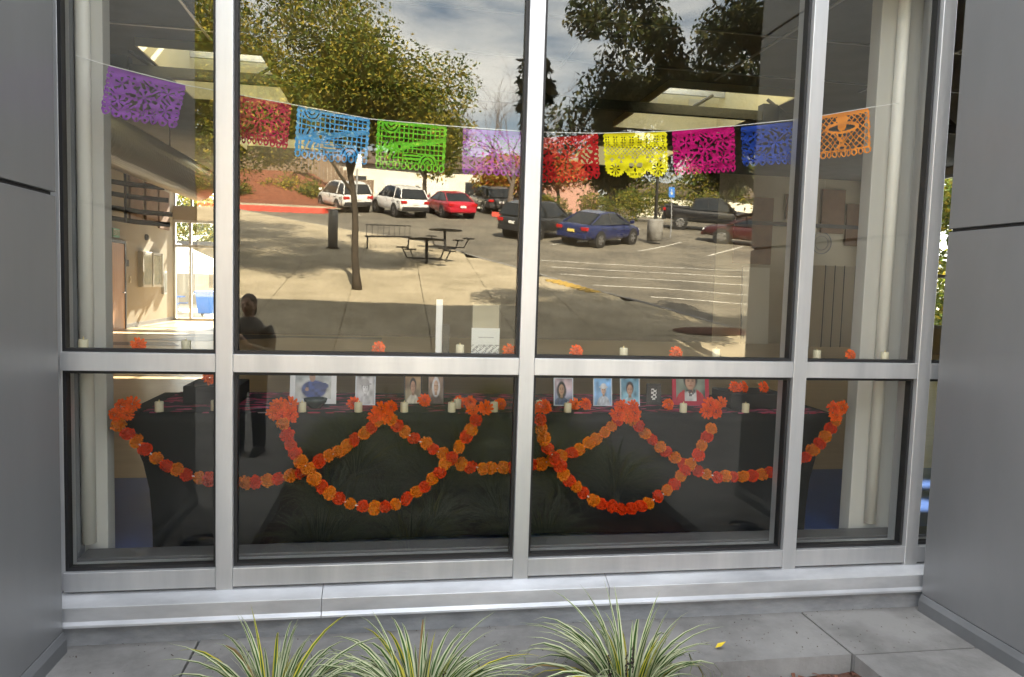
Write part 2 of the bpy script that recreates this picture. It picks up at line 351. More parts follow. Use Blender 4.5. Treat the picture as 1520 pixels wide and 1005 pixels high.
rr = random.Random(9); b = MB()
for k in range(420):
    x = rr.uniform(-2.15, 2.25); s = .06+.46*rr.random()**(.5 if rr.random() < .5 else 2.2); a = rr.uniform(0, 6.28); l_, w_ = rr.uniform(.001, .004)*(1 if rr.random() < .93 else 3), rr.uniform(.001, .003); z = G(s)+.003
    cx, sx = math.cos(a), math.sin(a)
    b.quadv([(x-cx*l_-sx*w_, -s-sx*l_+cx*w_, z), (x+cx*l_-sx*w_, -s+sx*l_+cx*w_, z+.002), (x+cx*l_+sx*w_, -s+sx*l_-cx*w_, z+.003), (x-cx*l_+sx*w_, -s-sx*l_-cx*w_, z)])
tag(b.build('slab_litter', mat('dark_grit', (.03, .025, .02), (.14, .11, .08), 40, .95), fixn=False), 'fine dark grit and plant litter on the slab below the sill', 'litter', kind='stuff')
# ------------------------------------------------------------------ window wall
ww = thing('window_wall', 'aluminium framed window wall in two rows of panes above a metal sill', 'window wall', (0, 0, 0))
MUL = [-2.25, -1.5, 0.0, 1.545, 2.315, 2.80]; HW = 0.04
ZB, Z1, Z2, ZT = 0.0, 1.0885, 1.177, 3.46
for i, x in enumerate(MUL):
    if i == 0: bx('jamb', ALU, ww, x-.03, x+.012, 0.03, .16, -.0, ZT, .002)
    else: bx('mullion', ALU, ww, x-HW, x+HW, 0.0, .16, -.004, ZT, .003)
for i in range(5):
    a = MUL[i]+(HW if i else .012); d = MUL[i+1]-HW
    bx('bottom_rail', ALU, ww, a+.001, d-.001, 0.004, .158, 0.010, .104, .002)
    bx('transom', ALU, ww, a+.001, d-.001, 0.004, .158, Z1, Z2, .002)
    bx('head_rail', ALU, ww, a+.001, d-.001, 0.004, .158, ZT-.1, ZT, .002)
    for z0, z1 in ((.104, Z1), (Z2, ZT-.1)):
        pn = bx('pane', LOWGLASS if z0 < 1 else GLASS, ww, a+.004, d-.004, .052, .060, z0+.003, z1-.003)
        g = MB(); t = .016; y0, y1 = .030, .078
        g.box(a+.0015, a+t, y0, y1, z0+.001, z1-.001); g.box(d-t, d-.0015, y0, y1, z0+.001, z1-.001); g.box(a+t, d-t, y0, y1, z0+.001, z0+t); g.box(a+t, d-t, y0, y1, z1-t, z1-.001)
        g.build('gasket', GASKET, pn)
# interior ledge below the lower panes
bx('inner_ledge', mat('grey_inner_ledge', (.09, .09, .092), rough=.5), ww, -2.24, 2.76, .162, .30, .03, .118, .004)
# metal sill in three lengths with butt joints
sl = thing('window_sill', 'brushed aluminium sill in three lengths below the window wall', 'sill', (0, 0, 0))
PROF = [(.02, .002), (-.004, -.004), (-.075, -.034), (-.082, -.100), (-.098, -.112), (-.100, -.124), (-.04, -.124), (.02, -.124)]
for a, d in ((-2.25, -1.02), (-1.018, .47), (.472, 2.80)):
    MB().prism(PROF, 'x', a, d).build('sill_length', ALU_SILL, sl, bevel=.002)
bx('flashing', mat('grey_flashing', (.18, .18, .185), rough=.5, metal=.3), sl, -2.249, 2.79, .022, .10, -.12, .009)
cb = MB().prism([(.03, -.126), (-.045, -.126), (-.052, -.135), (-.056, GZ-.1), (.03, GZ-.1)], 'x', -2.26, 2.82).build('window_curb', CURB)
tag(cb, 'low grey painted concrete curb under the metal window sill', 'curb')

# ------------------------------------------------------------------ fin walls
def fin(sign, xin, ynear, yfar, label, zj):
    t = thing('fin_wall', label, 'wall', (0, 0, 0))
    x0, x1 = (xin-.42, xin) if sign < 0 else (xin, xin+.42)
    g = .009
    bx('core', JOINT, t, x0+.02, x1-.02, yfar+.02, ynear-.004, GZ-.1, 4.9)
    for za, zb in ((GZ+.10, zj-g), (zj+g, zj+1.75-g), (zj+1.75+g, 4.9)):
        bx('panel', PANEL, t, x0, x1, yfar, ynear, za, zb, .003)
    e = .018
    MB().prism([((x0-e), GZ-.02), ((x1+e), GZ-.02), ((x1+e), GZ+.065), (x1+.002, GZ+.098), (x0-.002, GZ+.098), ((x0-e), GZ+.065)], 'y', yfar-e, ynear).build('base_trim', PANEL_TRIM, t, bevel=.002)
fin(-1, -2.195, -.108, -2.08, 'grey metal panel fin wall on the left of the window', 1.90)
fin(1, 2.312, -.108, -2.03, 'grey metal panel fin wall on the right of the window', 1.925)

# ------------------------------------------------------------------ building shell
FZ = 0.05
bd = thing('building', 'hall building with grey upper wall, ceiling skylights and glazed back door', 'building', (0, 0, 0))
CLADM = mat('grey_cladding', (.22, .225, .235), (.26, .265, .275), 1, .5)
bx('upper_front_wall', CLADM, bd, -14, 6.2, .0, .40, ZT+.002, 10.2)
bx('upper_front_wall', CLADM, bd, 6.2, 14, .0, .40, ZT+.002, 6.3)
bx('front_wall', CLADM, bd, -14, -2.28, .125, .40, -.3, ZT)
bx('front_wall', CLADM, bd, 2.802, 14, .125, .40, -.3, ZT)
# interior floor
bx('floor', FLOORW, bd, -8.4, 13.8, 1.95, 22.2, -.2, FZ)
bx('floor', FLOORB, bd, -8.4, 13.8, .10, 1.948, -.2, FZ+.0)
def fband(pts):
    b = MB().quadv([(x, y, FZ+.004) for x, y in pts]).build('floor_band', FLOORK, bd, fixn=False)
fband([(-7.9, 12.6), (-5.2, 12.6), (-5.6, 13.5), (-7.9, 13.2)]); fband([(-7.9, 15.6), (-1.0, 15.2), (-1.0, 16.0), (-5.0, 16.1), (-6.7, 14.3), (-5.2, 14.3), (-3.5, 15.3), (-7.9, 16.4)][:4]); fband([(-6.6, 13.9), (-5.0, 13.9), (-3.2, 15.5), (-5.2, 15.6)]); fband([(-7.2, 17.6), (-2, 17.2), (-2, 17.9), (-6.2, 18.6)])
# ceiling and roof slab with skylight wells
HOLES = [(-4.5, -2.7, 7.9, 11.0), (3.7, 6.0, 7.9, 11.0), (-4.6, -2.2, 14.5, 17.5), (3.7, 6.0, 13, 15.5), (8.0, 10.5, 2.6, 4.8), (-7.2, -5.0, 2.6, 4.6)]  # last two wells are unseen, added to brighten the dim hall floor
CZ, RZ = 5.0, 6.25
xs = sorted({-8.4, 13.8, *[h[0] for h in HOLES], *[h[1] for h in HOLES]})
for xa, xb in zip(xs, xs[1:]):
    hs = sorted([h for h in HOLES if h[0] <= xa and h[1] >= xb], key=lambda h: h[2]); y = .40
    for h in hs: bx('ceiling', CEIL, bd, xa, xb, y, h[2], CZ, RZ); y = h[3]
    bx('ceiling', CEIL, bd, xa, xb, y, 22.3, CZ, RZ)
for x0, x1, y0, y1 in HOLES:
    sk = MB(); t = .03
    sk.box(x0, x0+t, y0, y1, CZ-.12, RZ+.2); sk.box(x1-t, x1, y0, y1, CZ-.12, RZ+.2); sk.box(x0+t, x1-t, y0, y0+t, CZ-.12, RZ+.2); sk.box(x0+t, x1-t, y1-t, y1, CZ-.12, RZ+.2)
    so_ = sk.build('skylight', CREAM, bd)
    bx('pane', CLEAR, so_, x0+.001, x1-.001, y0+.001, y1-.001, RZ+.21, RZ+.22)
    for k in range(5):
        yy = lerp(y0, y1, (k+.5)/5); bx('rafter', STEEL, so_, x0+t, x1-t, yy-.03, yy+.03, 5.55, 5.72)
    for k in range(3):
        xx = lerp(x0, x1, (k+1)/4); bx('glazing_bar', GREYCOL, so_, xx-.025, xx+.025, y0+t, y1-t, RZ+.10, RZ+.19)
    for k in range(2):
        xx = lerp(x0, x1, .25+.45*k); bx('vent', mat('pale_vent', (.6, .57, .45), rough=.6), so_, xx, xx+.35, y1-t-.02, y1-t-.001, 5.25, 5.55)
# ceiling seams
for y in (2.2, 3.9, 5.6, 7.3): bx('ceiling_seam', STEEL, bd, -8.3, 13.7, y-.02, y+.02, CZ-.02, CZ-.001)
for x in (-6, -3.4, -.8, 1.8, 4.4, 7, 9.6): bx('ceiling_seam', STEEL, bd, x-.02, x+.02, .42, 7.7, CZ-.021, CZ-.002)
# walls
bx('side_wall', TAN, bd, -8.4, -8.0, .40, 22.3, FZ, CZ)
RW = [(0.40, 12.6), (15.2, 22.3)]
for a, d in RW: bx('side_wall', BEIGE, bd, 13.6, 13.9, a, d, FZ, CZ)
bx('side_wall', BEIGE, bd, 13.6, 13.9, 12.6, 15.2, FZ, .75); bx('side_wall', BEIGE, bd, 13.6, 13.9, 12.6, 15.2, 4.8, CZ)
wf = MB(); 
for y in (12.6, 13.88, 15.12): wf.box(13.62, 13.72, y, y+.08, .75, 4.8)
for z in (.75, 2.1, 4.72): wf.box(13.63, 13.71, 12.68, 15.12, z, z+.08)
wo = wf.build('window', ALU, bd); bx('pane', CLEAR, wo, 13.66, 13.668, 12.7, 15.1, .84, 4.7)
bx('back_wall', mat('back_wall_darkened_brown', (.055, .04, .028), (.08, .06, .042), 3, .6), bd, -5.4, 8.6, 16.4, 16.7, FZ, CZ); bx('back_wall', BEIGE, bd, 8.602, 13.6, 16.4, 16.7, FZ, CZ); bx('wall_cap_rail', DARKBEAM, bd, 6.0, 13.55, 16.30, 16.398, 3.55, 3.66)  # middle stretch coloured dark brown, so the hall's gloom sits in the colour
bx('corridor_wall', TAN, bd, -5.4, -5.2, 16.7, 22.2, FZ, CZ)
# back wall with glazed entrance
bx('entrance_wall', TAN, bd, -8.0, -5.4, 22.0, 22.3, 3.40, 3.86); bx('entrance_wall', TAN, bd, -8.0, -5.4, 22.0, 22.3, 4.42, CZ)
ef = MB()
for x in (-8.0, -7.50, -6.42, -5.47): ef.box(x, x+.07, 22.0, 22.14, FZ, 3.40)
for z in (FZ, 2.50, 3.32): ef.box(-7.93, -5.47, 22.005, 22.135, z, z+.08)
for x in (-7.99, -7.45, -6.6, -5.5): ef.box(x, x+.06, 22.02, 22.12, 3.86, 4.42)
eo = ef.build('entrance_frame', ALU, bd); bx('pane', CLEAR, eo, -7.93, -5.47, 22.06, 22.068, FZ+.08, 3.4)
MB().tube([(-7.36, 21.99, .95), (-7.36, 21.92, .95), (-7.36, 21.92, 2.35), (-7.36, 21.99, 2.35)], .02, 8).build('door_handle', ALU, eo)
bx('skirting', PANEL_TRIM, bd, -8.0, -7.985, 17.6, 21.98, FZ, FZ+.12)
dr = MB().box(-8.0, -7.95, 16.35, 17.45, FZ, 2.36).build('door', WOODDOOR, bd)
MB().box(-8.0, -7.93, 16.27, 16.345, FZ, 2.44).box(-8.0, -7.93, 17.455, 17.53, FZ, 2.44).box(-8.0, -7.93, 16.345, 17.455, 2.365, 2.44).build('door_frame', BLACKM, dr)
MB().tube([(-7.95, 17.3, 1.05), (-7.88, 17.3, 1.05), (-7.88, 17.15, 1.05)], .015, 8).build('handle', STEEL, dr)
# inner columns by the glass
for xa, xb, xp, lab in ((-2.42, -2.165, -2.245, 'grey square column with white pipe inside the window on the left'), (2.155, 2.50, 2.275, 'grey square column with white pipe inside the window on the right')):
    t = thing('column', lab, 'column', (0, 0, 0))
    bx('post', GREYCOL, t, xa, xb, .36, .46, FZ, CZ, .004)
    MB().tube([(xp, .325, FZ+.09), (xp, .325, CZ)], .034, 20).build('pipe', PIPE, t, True)

# ------------------------------------------------------------------ altar table behind the glass
TZ = 0.815
tb = thing('altar_table', 'long table in a black stretch cover standing inside the window', 'table', (0, 0, FZ))
prof = [(0, 0), (.05, .012), (.14, .055), (.27, .10), (.42, .128), (.60, .140), (.76, .142)]   # (drop, inset)
b = MB(); TX0, TX1, TY0, TY1 = -2.105, 2.035, .375, 1.13
rings = []
for dr_, ins in prof:
    z = TZ-dr_-FZ; x0, x1, y0, y1 = TX0+ins, TX1-ins, TY0+ins*.35, TY1-ins*.35
    ring = []; n = 24
    for k in range(n): ring.append((lerp(x0, x1, k/n), y0+.018*math.sin(math.pi*k/n)*min(1, dr_*3), z-(.03*math.sin(math.pi*k/n) if dr_ > .7 else 0)*-1))
    for k in range(6): ring.append((x1, lerp(y0, y1, k/6), z))
    for k in range(n): ring.append((lerp(x1, x0, k/n), y1, z))
    for k in range(6): ring.append((x0, lerp(y1, y0, k/6), z))
    rings.append(ring)
b.loft(rings, cap=True); b.build('stretch_cover', CLOTH, tb, True)
def weave():
    m = bpy.data.materials.new('woven_runner'); m.use_nodes = True; n = m.node_tree.nodes; l = m.node_tree.links; p = n['Principled BSDF']; p.inputs['Roughness'].default_value = .9
    t = n.new('ShaderNodeTexCoord'); mpn = n.new('ShaderNodeMapping'); mpn.inputs['Scale'].default_value = (1.0, 3.0, 1); v = n.new('ShaderNodeTexVoronoi'); v.inputs['Scale'].default_value = 16
    r = n.new('ShaderNodeValToRGB'); e = r.color_ramp.elements; e[0].position = .0; e[0].color = (.012, .012, .014, 1); e[1].position = .55; e[1].color = (.012, .012, .014, 1)
    for ps, c_ in ((.56, (.35, .02, .06, 1)), (.68, (.015, .015, .02, 1)), (.78, (.45, .08, .16, 1)), (.86, (.02, .02, .03, 1)), (.93, (.35, .28, .30, 1))):
        q = e.new(ps); q.color = c_
    r.color_ramp.interpolation = 'CONSTANT'
    l.new(t.outputs['Object'], mpn.inputs[0]); l.new(mpn.outputs[0], v.inputs['Vector']); l.new(v.outputs['Color'], r.inputs[0]); l.new(r.outputs[0], p.inputs['Base Color']); return m
rn = bx('runner_cloth', weave(), None, TX0+.10, TX1-.06, TY0+.02, TY1-.02, TZ+.001, TZ+.007); tag(rn, 'dark woven cloth with pink and red pattern laid over the table top', 'cloth')
TT = TZ+.008

# marigolds and pom-pom balls
FLO = attr_mat('orange_paper_petal', .7, .25, .2)
def bloom_mesh(name, seed, R0, hue, flat=True):
    q = random.Random(seed); b = MB()
    rings = ((1.0, .05, 11), (.86, .30, 10), (.66, .52, 9), (.42, .70, 7), (.2, .80, 4)) if flat else ()
    for rad, h, n in rings:
        off = q.uniform(0, 6)
        for k in range(n):
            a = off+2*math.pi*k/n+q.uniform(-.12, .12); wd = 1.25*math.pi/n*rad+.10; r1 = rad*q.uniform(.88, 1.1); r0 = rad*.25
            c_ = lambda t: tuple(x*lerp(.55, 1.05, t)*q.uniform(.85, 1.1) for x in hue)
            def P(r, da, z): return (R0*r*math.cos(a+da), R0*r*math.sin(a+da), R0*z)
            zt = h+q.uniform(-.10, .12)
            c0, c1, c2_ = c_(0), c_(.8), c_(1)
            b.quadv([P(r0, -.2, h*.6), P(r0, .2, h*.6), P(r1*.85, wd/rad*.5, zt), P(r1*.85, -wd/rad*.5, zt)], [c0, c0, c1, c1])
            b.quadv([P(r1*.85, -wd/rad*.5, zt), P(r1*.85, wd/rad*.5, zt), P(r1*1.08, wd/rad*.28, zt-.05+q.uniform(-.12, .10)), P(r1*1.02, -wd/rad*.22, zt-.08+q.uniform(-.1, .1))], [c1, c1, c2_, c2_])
    return b.mesh(name, FLO, fixn=False)
def ball_mesh(name, seed, R0, hue):
    q = random.Random(seed); b = MB(); n = 130
    for k in range(n):
        z = 1-2*(k+.5)/n; a = k*2.39996+q.uniform(-.2, .2); r = math.sqrt(1-z*z); d = Vector((r*math.cos(a), r*math.sin(a), z))
        u = d.orthogonal().normalized(); v = d.cross(u); t = q.uniform(0, 6.28); u, v = u*math.cos(t)+v*math.sin(t), v*math.cos(t)-u*math.sin(t)
        e = R0*q.uniform(.88, 1.14); wd = R0*q.uniform(.16, .26)
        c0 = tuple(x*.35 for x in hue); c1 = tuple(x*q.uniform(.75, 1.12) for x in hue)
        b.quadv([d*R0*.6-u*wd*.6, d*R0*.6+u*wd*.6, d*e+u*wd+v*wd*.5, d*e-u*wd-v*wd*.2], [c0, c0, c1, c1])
    for i in range(5):
        for j in range(8):
            def sp(i, j): 
                th = math.pi*i/5; ph = 2*math.pi*j/8; return (R0*.82*math.sin(th)*math.cos(ph), R0*.82*math.sin(th)*math.sin(ph), R0*.82*math.cos(th))
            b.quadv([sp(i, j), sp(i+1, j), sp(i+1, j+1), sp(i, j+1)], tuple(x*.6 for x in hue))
    return b.mesh(name, FLO, fixn=False)
HO, HR, HY = (1.0, .155, .002), (.92, .065, .003), (1.0, .28, .004)
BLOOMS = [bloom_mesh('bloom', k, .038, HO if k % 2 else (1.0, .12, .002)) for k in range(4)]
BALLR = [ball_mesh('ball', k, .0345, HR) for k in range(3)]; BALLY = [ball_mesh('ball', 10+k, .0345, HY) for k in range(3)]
GARL = {
 'A':[(-2.091, 0.762), (-2.012, 0.671), (-1.896, 0.569), (-1.777, 0.498), (-1.64, 0.456), (-1.484, 0.438), (-1.343, 0.455), (-1.201, 0.487), (-1.076, 0.553), (-0.932, 0.647), (-0.805, 0.741), (-0.747, 0.805)],
 'B':[(-1.256, 0.779), (-1.22, 0.667), (-1.137, 0.535), (-1.056, 0.432), (-0.965, 0.354), (-0.798, 0.305), (-0.65, 0.329), (-0.501, 0.424), (-0.389, 0.547), (-0.278, 0.701), (-0.22, 0.806)],
 'C':[(-0.695, 0.79), (-0.601, 0.71), (-0.467, 0.629), (-0.313, 0.542), (-0.177, 0.509), (-0.001, 0.511), (0.157, 0.529), (0.355, 0.599), (0.513, 0.698), (0.624, 0.798)],
 'D':[(0.132, 0.798), (0.159, 0.699), (0.256, 0.54), (0.361, 0.415), (0.508, 0.308), (0.696, 0.272), (0.881, 0.342), (1.023, 0.479), (1.121, 0.643), (1.183, 0.778)],
 'E':[(0.698, 0.79), (0.802, 0.693), (0.933, 0.583), (1.064, 0.508), (1.239, 0.444), (1.414, 0.437), (1.589, 0.46), (1.785, 0.534), (1.913, 0.651), (2.008, 0.79)]}
GLAB = {'A': 'orange pom-pom garland swag from the left table corner under the left mullion', 'B': 'deep orange pom-pom garland loop hanging lowest in the left wide lower pane',
        'C': 'orange pom-pom garland swag passing behind the middle mullion', 'D': 'deep orange pom-pom garland loop hanging lowest in the right wide lower pane', 'E': 'orange pom-pom garland swag rising to the right table corner'}
def inset_at(z):
    d = TZ-z
    for (a, i0), (b_, i1) in zip(prof, prof[1:]):
        if a <= d <= b_: return lerp(i0, i1, (d-a)/(b_-a))
    return 0
STRINGM = mat('white_string', (.8, .8, .78), rough=.7)
q = random.Random(5)
for gi, (k, P) in enumerate(GARL.items()):
    pts = []                                  # Catmull-Rom through the traced curve
    for i in range(len(P)-1):
        p0, p1, p2, p3 = [Vector(P[min(max(i+j, 0), len(P)-1)]) for j in (-1, 0, 1, 2)]
        for t in [x/12 for x in range(12)]:
            pts.append(.5*((2*p1)+(p2-p0)*t+(2*p0-5*p1+4*p2-p3)*t*t+(3*p1-p0-3*p2+p3)*t**3))
    pts.append(Vector(P[-1]))
    yo = .325-.055*(k in 'BD')
    t_ = thing('garland', GLAB[k], 'garland', (P[0][0], yo, P[0][1]), 0, 'marigold pom-pom garlands on the table front')
    def loc(p): return (p.x-P[0][0], inset_at(p.y)*.25, p.y-P[0][1])
    MB().tube([loc(p) for p in pts], .004, 5).build('string', STRINGM, t_)
    acc = 0; last = pts[0]; i = 0; jit = 1
    for p in pts:
        acc += (p-last).length; last = p
        if acc >= .0515*jit or i == 0:
            acc = 0; jit = q.uniform(.9, 1.12); me = (BALLR if i % 2 else BALLY)[q.randrange(3)] if q.random() > .12 else (BALLR+BALLY)[q.randrange(6)]
            x, y, z = loc(p); sc_ = (q.uniform(.85, 1.18), q.uniform(.85, 1.1), q.uniform(.85, 1.18))
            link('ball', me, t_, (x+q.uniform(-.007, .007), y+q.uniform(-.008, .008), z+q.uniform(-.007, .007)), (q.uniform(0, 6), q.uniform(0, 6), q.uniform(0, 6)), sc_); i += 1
CL = [(-2.051, 0.851), (-1.268, 0.853), (-0.726, 0.839), (-0.213, 0.852), (0.134, 0.861), (0.658, 0.854), (1.199, 0.867), (1.986, 0.849)]
CN = [4, 5, 4, 2, 2, 5, 4, 3]
CLAB = ['marigold cluster pinned at the left end of the table', 'marigold cluster where the left low garland loop begins', 'marigold cluster at the garland peak in the left wide lower pane', 'marigold pair where the left low garland loop ends',
        'marigold pair just right of the middle mullion on the table edge', 'marigold cluster at the garland peak in the right wide lower pane', 'marigold cluster where the right low garland loop ends beside the red frame', 'marigold cluster pinned at the right end of the table']
for (x, z), n, lab in zip(CL, CN, CLAB):
    t_ = thing('marigold_cluster', lab, 'flowers', (x, .315, z), 0, 'marigold clusters along the table edge')
    OFF = [(-.03, .02), (.035, .03), (0, -.03), (-.05, -.025), (.045, -.03)] if n != 2 else [(-.03, 0), (.035, .012)]
    for i in range(n):
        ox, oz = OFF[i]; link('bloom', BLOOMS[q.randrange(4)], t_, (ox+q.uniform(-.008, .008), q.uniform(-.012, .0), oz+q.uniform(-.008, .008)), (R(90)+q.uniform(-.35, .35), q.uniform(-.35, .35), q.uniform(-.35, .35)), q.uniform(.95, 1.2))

# candles
CANM = MB().lathe([(.0215, 0), (.0222, .003), (.022, .052), (.020, .055), (.016, .050), (.004, .047)], 20).mesh('wax', WAXM, True)
WICK = MB().lathe([(.003, 0), (.0045, .006), (.0035, .013), (.0008, .020)], 8).mesh('flame_tip', mat('led_flame_plastic', (.85, .70, .35), rough=.4), True)
def candle(x, y, z, lab, grp):
    t_ = thing('candle', lab, 'candle', (x, y, z), 0, grp); link('wax', CANM, t_, sc=(1.0, 1.0, q.uniform(.92, 1.06))); link('flame_tip', WICK, t_, (0, 0, .046))
LEDGE = 1.178
for x, lab in zip([-2.177, -1.705, -0.341, 0.558, 1.097, 1.711, 2.142],
    ['cream candle at the far left end of the transom ledge', 'cream candle on the ledge beside the left mullion, in the narrow left pane', 'cream candle on the ledge beside the white paper sign', 'cream candle on the ledge between the two flowers of the right wide pane',
     'cream candle on the ledge at the right of the right wide pane', 'cream candle at the left of the narrow right pane ledge', 'cream candle at the far right end of the ledge before the column']): candle(x, .115, LEDGE, lab, 'candles on the transom ledge')
for (x, y), lab in zip([(-1.919, .40), (-1.644, .44), (-1.179, .40), (-.875, .40), (-.621, .40), (-.353, .40), (-.31, .52), (-.108, .41), (.172, .47), (.325, .40), (1.039, .40), (1.44, .40)],
    ['cream candle near the left end of the table', 'cream candle on the table by the black riser on the left', 'cream candle on the table in front of the white frame', 'cream candle on the table in front of the grey portrait', 'cream candle on the table in front of the black framed man',
     'front cream candle of the pair right of the woman portrait', 'rear cream candle of the pair right of the woman portrait', 'cream candle on the table just left of the middle mullion', 'cream candle on the table just right of the middle mullion',
     'cream candle on the table below the left one of the three small blue photos', 'cream candle on the table in front of the red frame', 'cream candle on the table in front of the right black riser']): candle(x, y, TT, lab, 'candles on the table')
# single marigolds on ledge and table
for x, lab in zip([-1.933, -0.762, -0.075, 0.297, 0.868, 1.935], ['orange marigold on the ledge of the narrow left pane', 'orange marigold on the ledge left of the white paper sign', 'orange marigold on the ledge against the middle mullion', 'orange marigold on the ledge near the left of the right wide pane', 'orange marigold on the ledge between two candles of the right wide pane', 'orange marigold on the ledge of the narrow right pane']):
    t_ = thing('marigold', lab, 'flower', (x, .115, LEDGE), 0, 'marigolds on the transom ledge')
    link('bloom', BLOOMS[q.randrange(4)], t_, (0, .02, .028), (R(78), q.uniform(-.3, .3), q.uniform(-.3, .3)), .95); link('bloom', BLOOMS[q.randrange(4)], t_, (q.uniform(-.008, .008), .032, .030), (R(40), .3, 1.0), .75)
for (x, y, z), lab in zip([(-1.698, .55, .955), (-.906, .5, TT), (-.505, .5, TT+.02), (-.296, .56, TT), (-.232, .56, TT), (-.058, .5, TT), (.393, .5, TT), (.459, .5, TT), (.983, .5, TT), (1.46, .6, .92), (1.52, .6, .92), (1.66, .6, .92)],
    ['orange marigold on top of the left black riser', 'orange marigold on the table beside the grey portrait', 'orange marigold between the man and woman portraits', 'left marigold of the pair behind the candles left of the middle mullion', 'right marigold of the pair behind the candles left of the middle mullion', 'orange marigold lying at the left edge of the middle mullion on the table',
     'left marigold of the pair between the small blue photos', 'right marigold of the pair between the small blue photos', 'orange marigold between the small black frame and the red frame', 'left marigold on the right black riser', 'middle marigold on the right black riser', 'rightmost marigold on the right black riser']):
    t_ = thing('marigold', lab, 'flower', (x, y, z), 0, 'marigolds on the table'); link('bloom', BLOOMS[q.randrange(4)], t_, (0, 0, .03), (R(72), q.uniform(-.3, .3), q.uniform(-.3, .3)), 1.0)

# risers, bowl
RIS = mat('black_box_cloth', (.012, .012, .013), rough=.7)
for x0, x1, y0, y1, z0, z1, lab in ((-1.86, -1.56, .62, .95, TT, .93, 'black covered riser box at the left of the table'), (-1.80, -1.60, .60, .80, .931, .955, 'smaller black box stacked on the left riser'), (1.40, 1.78, .52, .80, TT, .92, 'black covered riser box at the right of the table')):
    tag(MB().box(x0, x1, y0, y1, z0, z1).build('riser_box', RIS, bevel=.006), lab, 'riser')
tag(MB().lathe([(.03, 0), (.035, .006), (.06, .035), (.066, .055), (.062, .055), (.055, .035), (.02, .010)], 24, at=(-1.12, .52, TT)).build('bowl', mat('dark_bowl', (.02, .035, .035), rough=.25), smooth=True), 'dark bowl in front of the white picture frame', 'bowl')

# framed photographs with plain painted figures
PRINT = attr_mat('photo_print', .35)
def ell(u, v, cx, cy, rx, ry): return ((u-cx)/rx)**2+((v-cy)/ry)**2 < 1
def vn(u, v, f, s_=0):            # smooth value noise
    x, y = u*f, v*f; i, j = math.floor(x), math.floor(y); fx, fy = x-i, y-j; fx, fy = fx*fx*(3-2*fx), fy*fy*(3-2*fy)
    h = lambda a, b_: (math.sin(a*127.1+b_*311.7+s_*74.7)*43758.5453) % 1
    return lerp(lerp(h(i, j), h(i+1, j), fx), lerp(h(i, j+1), h(i+1, j+1), fx), fy)
def soft(u, v, cx, cy, rx, ry, e=.12):
    d = math.sqrt(((u-cx)/rx)**2+((v-cy)/ry)**2); return min(1, max(0, (1+e-d)/(2*e)))
def mixc(a, b_, t): return tuple(lerp(x, y, t) for x, y in zip(a, b_))
def portrait(bg1, bg2, hair, skin, shirt, hat=None, longhair=False, cx=.5, sc=1.0, mono=False):
    sd_ = sum(bg1)*10+sum(shirt)*7
    def f(u, v):
        U = (u-cx)/sc+.5; V = (v-.5)/sc+.5
        k_ = .45+1.1*vn(u, v, 5, sd_); col = mixc(bg1, bg2, min(1, max(0, v+.5*(vn(u, v, 3, sd_+3)-.5)))); col = tuple(x*k_ for x in col)
        fold = .62+.75*vn(U+V*.3, V*.6, 9, sd_); col = mixc(col, tuple(x*fold for x in shirt), soft(U, V, .5, 1.12, .46, .44, .06))
        if longhair: col = mixc(col, hair, soft(U, V, .5, .47, .26, .30))
        col = mixc(col, tuple(x*(.7+.6*vn(U, V, 16, 2)) for x in hair), soft(U, V, .5, .36, .205, .24))
        if abs(U-.5) < .07 and .52 < V < .72: col = tuple(x*.62 for x in skin)
        sh = 1.12-.75*max(0, U-.47)*3-.25*max(0, V-.5)*3
        face = tuple(x*sh for x in skin); t = soft(U, V, .5, .43, .15, .20, .08)
        for ex in (.44, .565): face = mixc(face, tuple(x*.30 for x in skin), .85*soft(U, V, ex, .405, .034, .022, .5)); face = mixc(face, hair, .5*soft(U, V, ex, .365, .045, .012, .5))
        face = mixc(face, tuple(x*.70 for x in skin), .7*soft(U, V, .515, .465, .022, .05, .5)); face = mixc(face, (skin[0]*.65, skin[1]*.38, skin[2]*.38), .8*soft(U, V, .5, .535, .055, .014, .5))
        col = mixc(col, face, t)
        if hat: col = mixc(col, tuple(x*(1.1-.5*abs(U-.45)*2) for x in hat), max(soft(U, V, .5, .24, .20, .13, .08), soft(U, V, .5, .285, .32, .035, .1)))
        if mono: g_ = sum(col)/3; col = (g_, g_, g_*1.03)
        return col
    return f
def landscape(u, v):
    k_ = .55+.9*vn(u, v, 7, 4); col = mixc((.30, .36, .42), (.50, .50, .47), min(1, v*1.3)); col = tuple(x*k_ for x in col)
    col = mixc(col, tuple(x*(.5+vn(u, v, 12, 8)*1.2) for x in (.03, .06, .20)), soft(u, v, .52, .72, .34, .26, .08)); col = mixc(col, (.04, .07, .2), soft(u, v, .72, .62, .2, .10, .1))
    col = mixc(col, (.36, .22, .16), soft(u, v, .47, .36, .085, .14, .1)); col = mixc(col, (.03, .03, .05), soft(u, v, .47, .25, .10, .075, .1)); col = mixc(col, (.36, .22, .16), soft(u, v, .33, .72, .05, .05, .2))
    return col
